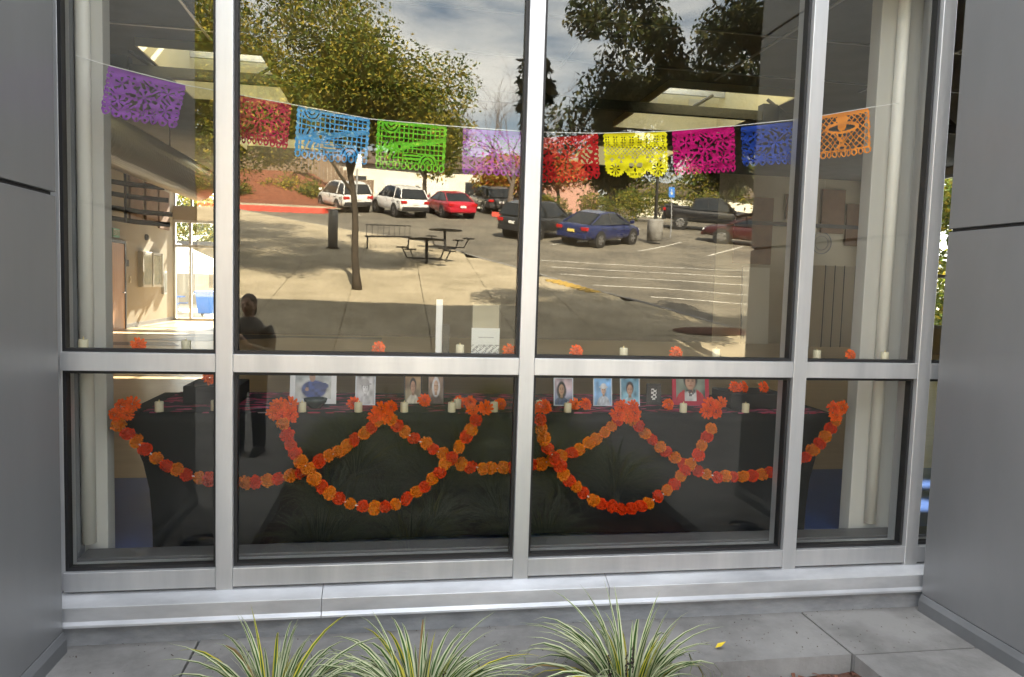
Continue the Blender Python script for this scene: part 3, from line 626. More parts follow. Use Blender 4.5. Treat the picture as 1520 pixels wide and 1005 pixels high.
def picture(x0, x1, y, z0, z1, fn, frame, bw, lab, lean=.16, yaw_=0.0, nx=36, ny=46):
    W_, H_ = x1-x0, z1-z0
    t_ = thing('photo_frame', lab, 'photo', ((x0+x1)/2, y, z0), yaw_, 'photographs on the table'); t_.rotation_euler = (-lean, 0, yaw_)
    fr = MB(); d = .012
    if bw > 0:
        fr.box(-W_/2, W_/2, 0, d, 0, bw); fr.box(-W_/2, W_/2, 0, d, H_-bw, H_); fr.box(-W_/2, -W_/2+bw, 0, d, bw, H_-bw); fr.box(W_/2-bw, W_/2, 0, d, bw, H_-bw)
        fr.build('frame', frame, t_, bevel=.001)
    b_ = MB(); w0 = max(bw-.002, 0); ax, bx_, az, bz = -W_/2+w0, W_/2-w0, w0, H_-w0
    for i in range(nx):
        for j in range(ny):
            u0, u1, v0, v1 = i/nx, (i+1)/nx, j/ny, (j+1)/ny
            b_.quadv([(lerp(ax, bx_, u0), .004, lerp(bz, az, v1)), (lerp(ax, bx_, u1), .004, lerp(bz, az, v1)), (lerp(ax, bx_, u1), .004, lerp(bz, az, v0)), (lerp(ax, bx_, u0), .004, lerp(bz, az, v0))], fn((u0+u1)/2, (v0+v1)/2))
    b_.build('print', PRINT, t_, fixn=False)
    bx('backing', RIS, t_, ax, bx_, .0055, .011, az, bz)
    MB().prism([(.011, H_*.7), (.011+H_*.35, 0+.0), (.016+H_*.35, 0), (.016, H_*.7)], 'x', -.02, .02).build('easel_back', RIS, t_)
WF = mat('white_frame', (.75, .75, .75), rough=.5); BF = mat('black_frame', (.015, .015, .016), rough=.35); RF = mat('red_frame', (.42, .02, .05), rough=.45); PF = mat('pale_frame', (.62, .68, .74), rough=.4)
SK1, SK2 = (.42, .24, .16), (.55, .36, .26)
picture(-1.283, -1.017, .66, TT, 1.085, landscape, WF, .03, 'white framed photo of a figure in blue, largest on the left', nx=40, ny=30)
picture(-.905, -.788, .62, TT, 1.0, portrait((.45, .45, .45), (.5, .5, .5), (.2, .2, .2), (.7, .7, .7), (.55, .55, .55), hat=(.35, .35, .36), mono=True), PF, .006, 'grey toned portrait wearing a hat beside the single marigold')
picture(-.619, -.511, .64, TT, 1.013, portrait((.25, .14, .06), (.35, .3, .2), (.02, .018, .016), SK1, (.6, .55, .45)), BF, .008, 'black framed portrait of a man in a pale shirt', yaw_=.1)
picture(-.479, -.379, .66, TT+.0, 1.014, portrait((.3, .2, .14), (.12, .10, .10), (.6, .6, .62), SK2, (.08, .05, .06), longhair=True), BF, .005, 'small portrait of a white haired person beside the black framed man')
picture(.292, .415, .62, TT, .997, portrait((.55, .42, .45), (.12, .2, .35), (.02, .02, .025), SK1, (.06, .10, .2), cx=.4, longhair=True), PF, .006, 'leftmost of the three small upright photos right of the middle mullion')
picture(.544, .665, .62, TT, .999, portrait((.18, .4, .7), (.3, .5, .75), (.5, .5, .52), SK2, (.55, .6, .66), hat=(.65, .67, .7), cx=.55, sc=.8), PF, .006, 'small upright photo of a person in white cap on blue sky')
picture(.718, .845, .62, TT, 1.0, portrait((.12, .28, .40), (.2, .4, .5), (.05, .04, .04), SK1, (.35, .50, .56)), PF, .006, 'rightmost of the three small upright photos, light blue shirt on teal')
picture(.905, .998, .66, TT, .96, lambda u, v: (.5, .5, .48) if (.2 < u < .8 and .15 < v < .85 and math.sin(v*26)*math.sin(u*11+v*3) > -.1) else (.02, .02, .02), BF, .02, 'tiny black frame with white marks left of the red frame', yaw_=-.12)
def jersey(u, v):
    col = portrait((.22, .25, .2), (.1, .12, .1), (.03, .02, .02), SK1, (.6, .6, .58), sc=1.15)(u, v)
    if v > .55 and (u < .30 or u > .70) and ell(u, v, .5, 1.12, .53, .5): col = tuple(x*(.6+.8*vn(u, v, 9)) for x in (.42, .03, .04))
    if .66 < v < .84 and .36 < u < .64: col = mixc(col, (.05, .05, .06), .85 if vn(u, v*.7, 19, 5) > .5 else 0)
    return col
picture(1.076, 1.325, .66, TT, 1.086, jersey, RF, .026, 'large red framed photo of a person in a red sleeved jersey', nx=40, ny=40)
# paper sign and strip on the ledge
ps = thing('paper_sign', 'white paper sign in a clear holder standing on the ledge of the left wide pane', 'sign', (-.205, .125, LEDGE))
b_ = MB()
for i in range(24):
    for j in range(24):
        v0 = j/24; col = (.82, .82, .84)
        if v0 > .62 and math.sin(i*1.9+j*2.3)*math.sin(j*1.1+i*.7) > .05: col = (.30, .30, .33)
        if .30 < v0 < .36 and 5 < i < 19: col = (.45, .45, .48)
        b_.quadv([(lerp(-.075, .075, i/24), 0, lerp(.145, .004, (j+1)/24)), (lerp(-.075, .075, (i+1)/24), 0, lerp(.145, .004, (j+1)/24)), (lerp(-.075, .075, (i+1)/24), 0, lerp(.145, .004, j/24)), (lerp(-.075, .075, i/24), 0, lerp(.145, .004, j/24))], col)
b_.build('paper', PRINT, ps, fixn=False)
bx('holder', CLEAR, ps, -.078, .078, -.006, -.002, 0, .28); MB().prism([(-.006, 0), (.05, 0), (.05, .004), (-.002, .004)], 'x', -.078, .078).build('foot', STEEL, ps)
bx('backing', mat('tan_card', (.38, .33, .24), rough=.8), ps, -.07, .07, .003, .006, .004, .27)
st = thing('display_board', 'narrow white board edge standing upright on the ledge left of the paper sign', 'board', (-.452, .13, LEDGE)); bx('board', mat('white_board', (.78, .78, .76), rough=.6), st, -.017, .017, 0, .012, 0, .29, .002); bx('foot', BLACKM, st, .018, .055, -.01, .02, 0, .16)

# ------------------------------------------------------------------ cut-paper flags
FL = {
 'purple':[(-2.069, 2.552), (-1.711, 2.483), (-1.758, 2.269), (-2.096, 2.318)],
 'crimson':[(-1.497, 2.462), (-1.213, 2.426), (-1.234, 2.202), (-1.519, 2.234)],
 'sky':[(-1.187, 2.425), (-0.824, 2.379), (-0.837, 2.15), (-1.198, 2.167)],
 'green':[(-0.79, 2.384), (-0.431, 2.37), (-0.44, 2.131), (-0.799, 2.136)],
 'violet':[(-0.35, 2.365), (0.011, 2.367), (0.008, 2.131), (-0.348, 2.129)],
 'red':[(0.045, 2.338), (0.38, 2.383), (0.39, 2.14), (0.038, 2.1)],
 'yellow':[(0.406, 2.388), (0.767, 2.418), (0.783, 2.172), (0.419, 2.153)],
 'magenta':[(0.794, 2.424), (1.157, 2.472), (1.187, 2.227), (0.821, 2.185)],
 'navy':[(1.193, 2.471), (1.579, 2.533), (1.599, 2.291), (1.233, 2.259)],
 'orange':[(1.635, 2.559), (1.97, 2.627), (2.005, 2.378), (1.643, 2.312)]}
STRG = [(-2.212, 2.585), (-2.069, 2.552), (-1.711, 2.483), (-1.497, 2.459), (-1.213, 2.426), (-0.824, 2.379), (-0.431, 2.37), (0.011, 2.367), (0.38, 2.383), (0.767, 2.418), (1.157, 2.472), (1.579, 2.54), (1.97, 2.627), (2.159, 2.666)]
FCOL = {'purple': (.26, .055, .43), 'crimson': (.50, .01, .09), 'sky': (.10, .42, .85), 'green': (.16, .62, .04), 'violet': (.30, .07, .47), 'red': (.52, .015, .02), 'yellow': (1.0, .90, .02), 'magenta': (.60, .008, .19), 'navy': (.02, .06, .36), 'orange': (1.0, .33, .02)}
A_ = 1.5
def ring(x, y, cx, cy, r): return (x-cx)**2+(y-cy)**2 < r*r
def petals(x, y, cx, cy, r, n, ph=0):
    dx, dy = x-cx, y-cy; d = math.hypot(dx, dy); a = math.atan2(dy, dx)+ph
    return .22*r < d < r and math.cos(a*n) > .35
def fringe(x, v, n, v0, style):
    k = x/A_*n; f = k-math.floor(k)-.5; h = (v-v0)/(1-v0)
    if style == 'loop':
        e = (f/.47)**2+((h-.48)/.52)**2
        return (e < 1 or h < .12) and not ((f/.24)**2+((h-.52)/.30)**2 < 1)
    e = (f/.5)**2+(h/1.0)**2
    return e < 1 and not ((f/.17)**2+((h-.5)/.2)**2 < 1)
def edge_holes(x, y): return False
def design(kind, u, v):      # True where paper remains; x in 0..1.5, y in 0..1 downwards
    x, y = u*A_, v
    side = .02*(math.sin(v*55) > 0)
    if kind not in ('yellow',) and (x < side or x > A_-side): return False
    if kind in ('sky', 'green'):
        if v > .83: return fringe(x, v, 11, .83, 'loop')
        if v < .07 or x < .07 or x > A_-.07: return True
        if ring(x, y, .30, .06, .20): return not (.05 < (math.hypot(x-.30, y-.06)) % .08 < .075)
        if ring(x, y, 1.12, .83, .20): return not (.05 < (math.hypot(x-1.12, y-.83)) % .08 < .075)
        d = (y-.46)+(x-.75)*.22
        if abs(d) < .055+.05*(ring(x, y, .48, .52, .16)) : return not ring(x, y, .50, .515, .035)
        if ell(x, y, .30, .58, .16, .2): return not (math.sin(x*60+y*25) > .45)
        if ell(x, y, .78, .72, .20, .09): return not (math.sin(y*80) > .5)
        gx, gy = (x*10.5) % 1, (y*9.5) % 1
        return gx < .26 or gy < .26
    if kind == 'yellow':
        if v > .70:
            cs = [(.26, .74, .25), (.75, .74, .27), (1.24, .74, .25)]
            inside = any(ring(x, y, cx, cy, r+.012*math.sin(math.atan2(y-cy, x-cx)*22)) for cx, cy, r in cs)
            if not inside: return False
        if x < .012*(1+math.sin(v*60)) or x > A_-.012*(1+math.sin(v*60)): return False
        if v < .06: return True
        if .07 < v < .30: return not (petals(x % .19, (v-.07) % .115, .095, .0575, .06, 4, .785) and .05 < x < 1.45)
        if .31 < v < .50 and .06 < x < 1.44:
            a, b = ((x+y*1.0)*11) % 1, ((x-y*1.0)*11) % 1; return a < .32 or b < .32
        for cx in (.26, 1.24):
            if petals(x, y, cx, .82, .13, 8): return False
            sg = 1 if cx < .5 else -1
            if petals(x, y, cx+.16*sg, .58, .09, 3, .5): return False
            if (abs(x-cx+.07*sg) < .055 and abs(y-.60) < .016) or (abs(y-.60) < .05 and abs(x-cx+.07*sg) < .016): return False
        if ell(x, y, .655, .72, .062, .058) or ell(x, y, .845, .72, .062, .058): return False
        if abs(x-.75) < .026*(1-abs(y-.82)*14) and .77 < y < .86: return False
        if .885 < y < .94 and abs(x-.75) < .11 and (x*30) % 1 < .42: return False
        if petals(x, y, .75, .57, .09, 3, -1.57): return False
        for cx in (.58, .92):
            if petals(x, y, cx, .83, .035, 4): return False
        return True
    if kind == 'orange':
        if v > .84: return fringe(x, v, 10, .84, 'loop')
        if v < .09 or x < .06 or x > A_-.06: return True
        if ell(x, y, .75, .15, .16, .10): return True
        if ell(x, y, .75, .34, .48, .13): return not (ell(x, y, .75, .345, .38, .07) and not ell(x, y, .75, .30, .13, .11))
        if ell(x, y, .75, .52, .15, .14):
            return not (ell(x, y, .685, .50, .045, .05) or ell(x, y, .815, .50, .045, .05) or (abs(x-.75) < .018 and .55 < y < .60))
        if ell(x, y, .75, .66, .085, .07): return not (abs(y-.665) < .03 and (x*40) % 1 < .35)
        if ell(x, y, .75, .79, .15, .08): return not ell(x, y, .75, .79, .09, .03)
        a, b = ((x+y*1.05)*6.5) % 1, ((x-y*1.05)*6.5) % 1; return a < .2 or b < .2
    # floral designs
    n_ = {'purple': 8, 'violet': 9, 'crimson': 10, 'red': 10, 'magenta': 12, 'navy': 9}[kind]
    if v > .86: return fringe(x, v, n_, .86, 'scallop')
    if v < .10 or x < .07 or x > A_-.07: return not (ring((x % .1), (y % .1), .05, .05, .018) and v > .1)
    for cx, cy, r, k in ((.75, .45, .30, 9), (.75, .45, .15, 6), (.28, .66, .14, 6), (1.22, .66, .14, 6), (.30, .28, .13, 5), (1.20, .28, .13, 5), (.75, .79, .08, 5), (.5, .78, .07, 5), (1.0, .78, .07, 5)):
        if ring(x, y, cx, cy, r):
            if petals(x, y, cx, cy, r*.95, k, .4) and not (r == .30 and math.hypot(x-cx, y-cy) < .17): return False
            if r != .30: return True
    g_ = math.sin(x*31+2*math.sin(y*19))*math.sin(y*33+2*math.sin(x*13))
    return g_ < .50
FLABEL = {'purple': 'purple cut-paper flag hanging in the narrow left pane', 'crimson': 'crimson cut-paper flag beside the left mullion', 'sky': 'sky blue cut-paper flag with a square lattice', 'green': 'bright green cut-paper flag next to the sky blue one', 'violet': 'violet cut-paper flag left of the middle mullion',
          'red': 'red cut-paper flag right of the middle mullion', 'yellow': 'yellow cut-paper flag with a skull and scalloped bottom', 'magenta': 'magenta cut-paper flag right of the yellow one', 'navy': 'dark blue cut-paper flag behind the right mullion', 'orange': 'orange cut-paper flag with a hatted skull on a lattice'}
NX, NY = 108, 72
for fi, (k, cs) in enumerate(FL.items()):
    TL, TR, BR, BL = [Vector(p_) for p_ in cs]; m = mat('tissue_'+k, FCOL[k], rough=.8, spec=.15, trans=.28)
    b_ = MB(); ids = {}; qf = random.Random(fi); ph = qf.uniform(0, 6); amp = qf.uniform(.012, .024)
    org = (TL+TR)/2
    def vid(i, j):
        if (i, j) not in ids:
            u, v = i/NX, j/NY; p_ = (TL*(1-u)+TR*u)*(1-v)+(BL*(1-u)+BR*u)*v
            ids[i, j] = len(b_.v); b_.v.append((p_.x-org.x, amp*math.sin(u*7+ph)*v+.016*math.sin(u*3+ph*2)*v*v+.004*math.sin(u*31+v*9+ph)*v+.003*math.sin(v*24+u*5+ph), p_.y-org.y-.004*math.sin(u*math.pi)))
        return ids[i, j]
    for i in range(NX):
        for j in range(NY):
            if design(k, (i+.5)/NX, (j+.5)/NY): b_.f.append((vid(i, j), vid(i, j+1), vid(i+1, j+1), vid(i+1, j))); b_.c.append(None)
    o = b_.build('paper_flag', m, fixn=False); o.location = (org.x, .16, org.y); tag(o, FLABEL[k], 'paper flag', 'cut-paper flags on the string')
tag(MB().tube([(x, .158, z) for x, z in STRG], .0022, 6).build('flag_string', STRINGM), 'thin white string carrying the row of cut-paper flags', 'string')

# ------------------------------------------------------------------ things inside the hall
t = thing('exit_sign', 'green exit sign above the wooden door inside', 'sign', (-7.97, 16.9, 2.62)); bx('plate', mat('green_sign', (.05, .35, .14), rough=.5), t, -.02, .02, -.22, .22, -.12, .12); text_mesh('EXIT', .2, WHITEWALL, 'lettering', t, (.022, 0, 0), (R(90), 0, R(90)))
t = thing('display_cabinet', 'grey wall display cabinet with two glass doors inside the hall', 'cabinet', (-8.0, 19.6, 1.7))
bx('case', GREYCOL, t, 0, .10, -.95, .95, -.52, .52, .01); bx('pin_board', mat('dark_green_board', (.06, .08, .05), (.25, .24, .16), 6, .8), t, .101, .104, -.85, .85, -.44, .44)
for s_ in (-1, 1): bx('glass_door', GLASS, t, .112, .118, .43*s_-.41, .43*s_+.41, -.43, .43)
for y_ in (-.88, 0, .88): bx('frame_bar', GREYCOL, t, .105, .13, y_-.03, y_+.03, -.5, .5)
t = thing('extinguisher_cabinet', 'slim silver extinguisher cabinet on the wall near the glass entrance', 'cabinet', (-8.0, 20.9, 1.3)); bx('case', STEEL, t, 0, .08, -.14, .14, -.36, .36, .01); bx('door_glass', CLEAR, t, .082, .088, -.09, .09, -.3, .3)
t = thing('light_switch', 'white light switch plate beside the wooden door', 'switch', (-8.0, 18.0, 1.4)); bx('plate', WHITEWALL, t, 0, .015, -.06, .06, -.09, .09, .004); bx('rocker', WHITEWALL, t, .015, .025, -.02, .02, -.035, .035)
t = thing('door_sign', 'small dark room sign on the wall right of the wooden door', 'sign', (-8.0, 17.8, 1.85)); bx('plate', RIS, t, 0, .015, -.1, .1, -.09, .09, .004)
t = thing('wall_alarm', 'small dark alarm on the wall above the display cabinet', 'alarm', (-8.0, 19.3, 2.65)); MB().lathe([(.09, 0), (.09, .05), (.05, .09)], 16, 'x').build('dome', RIS, t)
# spiral duct
t = thing('spiral_duct', 'large round spiral metal duct slanting across under the hall ceiling', 'duct', (0, 0, 0))
A0, A1 = Vector((-5.9, 5.2, 3.95)), Vector((-5.75, 16.2, 3.95)); d_ = (A1-A0); pts = []; rad = []
for k in range(401):
    pts.append(A0+d_*(k/400)); rad.append(.45+(.012 if k % 4 == 0 else 0))
MB().tube(pts, rad, 32).build('pipe', SPIRAL, t)
for k in (.2, .5, .8):
    p_ = A0+d_*k; MB().tube([(p_.x, p_.y, p_.z+.44), (p_.x, p_.y, CZ)], .012, 6).build('hanger', BLACKM, t)
# dark hanging fixtures (folded basketball gear like bars)
t = thing('ceiling_rig', 'black rig of bars hanging below the duct on the far left', 'rig', (0, 0, 0))
for k, (z, y) in enumerate(((3.55, 13.6), (3.3, 13.9), (3.0, 14.2), (2.75, 14.0))): MB().tube([(-7.9, y, z+.15), (-6.6, y+.2, z), (-5.9, y+.4, z-.02)], .06, 8).build('bar', BLACKM, t)
for x_ in (-7.4, -6.7): MB().tube([(x_, 13.9, 2.7), (x_, 13.9, CZ)], .03, 6).build('hanger', BLACKM, t)
for k, (y0, z0, z1) in enumerate(((17.9, 3.0, 4.3), (19.2, 3.05, 4.25), (20.4, 3.0, 4.2))):
    o = bx('acoustic_panel', BROWNP, None, -7.99, -7.93, y0, y0+1.0, z0, z1, .01); tag(o, ['brown acoustic panel on the left hall wall nearest the wooden door', 'middle brown acoustic panel on the left hall wall', 'brown acoustic panel on the left hall wall nearest the entrance'][k], 'acoustic panel', 'acoustic panels')
for k, (x0, x1, z0, z1) in enumerate(((9.1, 10.3, 2.4, 4.35), (11.85, 12.6, 3.4, 4.7), (12.68, 13.3, 3.05, 4.3), (10.7, 11.5, 3.75, 4.5))):
    o = bx('acoustic_panel', BROWNP, None, x0, x1, 16.32, 16.39, z0, z1, .01); tag(o, ['tall brown acoustic panel left of the right mullion', 'upper brown acoustic panel above the round wall emblem', 'lower brown acoustic panel beside the right column', 'small brown acoustic panel high behind the right mullion'][k], 'acoustic panel', 'acoustic panels')
# trusses under the skylights
for k, (y, x0, x1) in enumerate(((8.6, -8.0, 2.2), (8.6, 2.3, 13.5))):
    t = thing('roof_beam', ['dark beam below the left skylight', 'dark beam below the right skylight'][k], 'beam', (0, 0, 0), 0, 'roof beams')
    bx('chord', DARKBEAM, t, x0, x1, y-.06, y+.06, 4.62, 4.78)
    for i in range(7):
        xx = lerp(x0+.4, x1-.4, i/6); MB().tube([(xx, y, 4.78), (xx+.35*(1 if i % 2 else -1), y, CZ)], .03, 6).build('strut', DARKBEAM, t)
    bx('hanger_plate', BLACKM, t, (x0+x1)/2-2.2, (x0+x1)/2-1.9, y-.10, y+.10, 4.60, 4.9)
# folded table stacks and a panel
WHT = mat('folding_table_top', (.56, .50, .40), rough=.5); 
def ftable(x, y, lean, lab):
    t = thing('folding_table', lab, 'folding table', (x, y, FZ), 0, 'folded tables leaning on the back wall'); t.rotation_euler = (-lean, 0, R(-32))
    bx('top', WHT, t, -.36, .36, -.02, .02, 0, 2.35, .008); bx('edge_band', mat('dark_edge', (.03, .035, .045), rough=.5), t, .361, .385, -.025, .025, 0, 2.36)
    for s_ in (.5, 1.8): MB().tube([(-.3, .045, s_), (.3, .045, s_)], .015, 6).build('folded_leg', STEEL, t)
for k in range(5): ftable(11.15+.30*k if k < 3 else 12.1+.3*(k-3), 15.55, .06, ['leftmost folded table leaning in the narrow right pane view', 'second folded table from the left on the back wall', 'folded table in the middle of the leaning stack', 'fourth folded table of the leaning stack', 'rightmost folded table of the leaning stack'][k])
t = thing('partition_board', 'tall cream board leaning on the back wall left of the right mullion', 'board', (9.8, 16.1, FZ)); t.rotation_euler = (-.06, 0, 0); bx('board', WHITEWALL, t, -.42, .42, -.03, .03, 0, 2.25, .006); bx('edge', DARKBEAM, t, -.44, -.421, -.032, .032, 0, 2.26)
t = thing('wall_emblem', 'round grey emblem on a cord hanging on the back wall', 'emblem', (11.92, 16.36, 3.1))
b_ = MB(); n = 40
for r0, r1 in ((.30, .33), (.20, .22)):
    for k in range(n):
        a, c_ = 2*math.pi*k/n, 2*math.pi*(k+1)/n; b_.quadv([(r0*math.cos(a), 0, r0*math.sin(a)), (r0*math.cos(c_), 0, r0*math.sin(c_)), (r1*math.cos(c_), -.01, r1*math.sin(c_)), (r1*math.cos(a), -.01, r1*math.sin(a))])
b_.build('rings', PANEL, t, fixn=False); MB().lathe([(.29, .006), (.29, .0)], 32, 'y').build('disc', mat('emblem_disc', (.42, .38, .30), rough=.8), t); MB().tube([(0, 0, .33), (0, 0, 1.85)], .008, 5).build('cord', WHITEWALL, t)
# courtyard beyond the entrance: tent, bin, tables, wall
t = thing('tent', 'white canopy tent in the sunlit courtyard beyond the entrance', 'tent', (-10.2, 30.5, -.06))
b_ = MB(); h_ = 2.0
for s_ in ((-2, -2, 2, -2), (2, -2, 2, 2), (2, 2, -2, 2), (-2, 2, -2, -2)): b_.quadv([(s_[0], s_[1], h_), (s_[2], s_[3], h_), (0, 0, h_+1.05)]); b_.quadv([(s_[0], s_[1], h_), (s_[2], s_[3], h_), (s_[2], s_[3], h_-.28), (s_[0], s_[1], h_-.28)])
b_.build('canopy', TARP, t, fixn=False)
for x_, y_ in ((-1.95, -1.95), (1.95, -1.95), (1.95, 1.95), (-1.95, 1.95)): MB().tube([(x_, y_, 0), (x_, y_, 2.0)], .03, 6).build('leg', STEEL, t)
t = thing('wheeled_bin', 'blue wheeled bin standing in the courtyard beyond the entrance', 'bin', (-8.15, 27.0, -.06))
MB().loft([[(-.28, -.3, .12), (.28, -.3, .12), (.28, .3, .12), (-.28, .3, .12)], [(-.36, -.38, .95), (.36, -.38, .95), (.36, .38, .95), (-.36, .38, .95)]]).build('body', BLUEBIN, t, bevel=.02); bx('lid', BLUEBIN, t, -.39, .39, -.41, .41, .952, 1.02, .02)
for s_ in (-.25, .25): MB().lathe([(.12, -.03), (.12, .03)], 14, 'x', (s_, .3, .12)).build('wheel', BLACKM, t)
for k, (x_, y_) in enumerate(((-10.4, 28.6), (-7.0, 30.5))):
    t = thing('picnic_table', ['blue picnic table under the courtyard tent', 'blue picnic table right of the courtyard bin'][k], 'table', (x_, y_, -.06)); bx('top', BLUEBIN, t, -.9, .9, -.35, .35, .70, .75, .01)
    for s_ in (-1, 1): bx('bench', BLUEBIN, t, -.9, .9, s_*.62-.13, s_*.62+.13, .42, .46, .01); bx('leg', STEEL, t, s_*.7-.03, s_*.7+.03, -.6, .6, .05, .10); bx('leg', STEEL, t, s_*.7-.03, s_*.7+.03, -.04, .04, .10, .70)
cw = thing('courtyard_building', 'low tan building across the courtyard', 'building', (-10, 40, 0)); bx('wall', TAN, cw, -12, 12, 0, 4, -.06, 3.2); bx('roof', DARKBEAM, cw, -12.4, 12.4, -.6, 4.4, 3.202, 3.5)
for k in range(5): bx('window', mat('dark_window', (.03, .035, .04), rough=.1), cw, -8+k*3.4, -6.4+k*3.4, -.03, -.002, .9, 2.1)

# ------------------------------------------------------------------ variegated grass clumps in the bed
BLADE = attr_mat('variegated_leaf', .5, .25, .3)
def clump_mesh(seed, n, ln, tilt=1.0):
    q = random.Random(seed); b = MB()
    for k in range(n):
        a = q.uniform(0, 6.283); L_ = ln*q.uniform(.55, 1.15); lean = (q.uniform(.45, 1.25) if k % 12 else .2)*tilt; wd = q.uniform(.006, .0105); r0 = q.uniform(0, .05)
        d = Vector((math.cos(a), math.sin(a), 0)); sd_ = Vector((-d.y, d.x, 0))
        tone = q.uniform(.75, 1.2); yel = q.random() < .12
        gcol = (.045*tone, .105*tone, .018*tone); ccol = (.52*tone, .54*tone, .34*tone) if not yel else (.52, .45, .05)
        if q.random() < .025: gcol = (.20, .13, .05); ccol = (.34, .24, .10)
        p = d*r0; ang = lean*.30; seg = 9; prev = None; tw = q.uniform(-.7, .7)
        for i in range(seg+1):
            t = i/seg; w_ = wd*(1-t**2.2)*(.7+.6*min(1, t*4)); s2 = (sd_*math.cos(tw*t)+Vector((0, 0, 1))*math.sin(tw*t)*.6)
            fold = Vector((0, 0, -.35*w_))
            row = [p-s2*w_, p-s2*w_*.38+fold, p+s2*w_*.5+fold, p+s2*w_]
            if prev:
                for j in range(3): b.quadv([prev[j], prev[j+1], row[j+1], row[j]], ccol if j != 1 else gcol)
            prev = row
            p = p+(d*math.sin(ang)+Vector((0, 0, 1))*math.cos(ang))*(L_/seg); ang += lean*(.08+.42*t)*1.25
    return b.mesh('leaves', BLADE, fixn=False)
def spike_mesh(seed, n):
    q = random.Random(seed); b = MB()
    for k in range(n):
        a = q.uniform(0, 6.28); r = q.uniform(.02, .12); h = q.uniform(.24, .36); x, y = r*math.cos(a), r*math.sin(a); lx, ly = q.uniform(-.05, .05), q.uniform(-.05, .05)
        b.tube([(x, y, 0), (x+lx*.5, y+ly*.5, h*.55), (x+lx, y+ly, h)], [.003, .0025, .0015], 4)
        for i in range(26):
            t = q.uniform(.42, 1); c_ = Vector((x+lx*t, y+ly*t, h*t)); e = .006*q.uniform(.6, 1.1); o = Vector((q.uniform(-1, 1), q.uniform(-1, 1), q.uniform(-.5, .5)))*.008
            c_ += o; b.quadv([c_+Vector((e, 0, 0)), c_+Vector((0, e, e)), c_+Vector((-e, 0, 0)), c_+Vector((0, -e, -e))])
    return b.mesh('seed_spikes', mat('dry_seed_spike', (.05, .035, .03), rough=.9), fixn=False)
CM = [clump_mesh(11, 250, .56), clump_mesh(12, 260, .55), clump_mesh(13, 220, .57), clump_mesh(14, 170, .72, .8)]; SM = [spike_mesh(1, 7), spike_mesh(2, 4)]
CP = [(-1.13, .85, 0, 1.02, 0), (-.56, .85, 1, 1.02, 1), (.33, .84, 2, 1.05, 1)]
CLB = ['variegated grass clump at the bottom left with dark seed spikes', 'variegated grass clump at the bottom centre under the left wide pane', 'variegated grass clump at the bottom right of centre with one long upright blade']
qc = random.Random(77); ORD = ['first', 'second', 'third', 'fourth', 'fifth', 'sixth']; ROWN = ['second', 'third', 'fourth', 'fifth', 'sixth', 'seventh', 'eighth', 'ninth']
for r_i, (s_, n_) in enumerate(((1.40, 5), (2.0, 6), (2.6, 5), (3.2, 5), (3.8, 5), (4.4, 5), (5.0, 5), (5.55, 3))):
    for k in range(n_):
        w_ = 1.35 if r_i < 7 else .8
        if r_i == 0 and k > 2: continue
        CP.append((lerp(-w_, w_, (k+.5*(1-r_i % 2*.6))/(n_-.4))+qc.uniform(-.08, .08), s_+qc.uniform(-.1, .1), qc.randrange(4), qc.uniform(.85, 1.15), None)); CLB.append(f'reflected grass clump, {ORD[k]} from the left in the {ROWN[r_i]} row of the bed')
for (x, s, mi, sc_, sp), lab in zip(CP, CLB):
    t = thing('grass_clump', lab, 'plant', (x, -s, G(s)-.09), x*2.3+s*5, 'variegated grass clumps in the bed'); link('leaves', CM[mi], t, sc=(sc_*1.25, sc_*1.1, sc_*.90))
    if sp is not None: link('seed_spikes', SM[sp], t, (-.10, .04, 0))
# fallen leaf on the slab
b = MB().quadv([(0, 0, .004), (.03, .012, .010), (.075, 0, .006), (.03, -.012, .004)]).build('fallen_leaf', mat('yellow_leaf', (.70, .52, .03), rough=.6), fixn=False); b.location = (.92, -.42, GZ+.012); b.rotation_euler = (0, -.2, .35); tag(b, 'single yellow fallen leaf on the slab right of the grass', 'leaf')

# ------------------------------------------------------------------ trees
def limb(b, p, d, L_, r, q, depth, tips, up=.15, spread=.6, kids=3, curl=.18, minr=.006):
    n = 5; pts = [p.copy()]; rad = [r]
    for k in range(n):
        d = (d+Vector((q.uniform(-curl, curl), q.uniform(-curl, curl), q.uniform(-curl, curl)+up*.25))).normalized(); p = p+d*(L_/n); pts.append(p.copy()); rad.append(max(minr, r*(1-.5*(k+1)/n)))
    b.tube(pts, rad, 7 if r > .05 else 4, cap=False)
    if depth == 0: tips.append((p.copy(), d.copy())); tips.append((pts[3], d.copy())); return
    for k in range(kids):
        i = n if k == 0 else q.randint(2, n); a = q.uniform(0, 6.28); o = d.orthogonal().normalized(); o = o*math.cos(a)+d.cross(o)*math.sin(a)
        nd = (d+o*spread*q.uniform(.6, 1.3)).normalized(); limb(b, pts[i], nd, L_*q.uniform(.6, .82), max(minr, rad[i]*.72), q, depth-1, tips, up, spread, kids, curl, minr)
def leaves(b, centres, n, size, q, cols, droop=0.0, rad=.5, asp=2.2):
    for k in range(n):
        c_, r_ = centres[q.randrange(len(centres))]; r_ = r_*rad
        while True:
            o = Vector((q.uniform(-1, 1), q.uniform(-1, 1), q.uniform(-1, 1)))
            if o.length < 1: break
        p = c_+o*r_; d = Vector((q.gauss(0, 1), q.gauss(0, 1), q.gauss(0, .6)-droop)).normalized(); s_ = d.orthogonal().normalized(); a = q.uniform(0, 6.28); s_ = s_*math.cos(a)+d.cross(s_)*math.sin(a)
        e = size*q.uniform(.6, 1.3); w_ = e/asp; col = cols[q.randrange(len(cols))]; f = q.uniform(.75, 1.25); col = tuple(x*f for x in col)
        b.quadv([p, p+d*e*.45+s_*w_*.5, p+d*e, p+d*e*.45-s_*w_*.5], col)
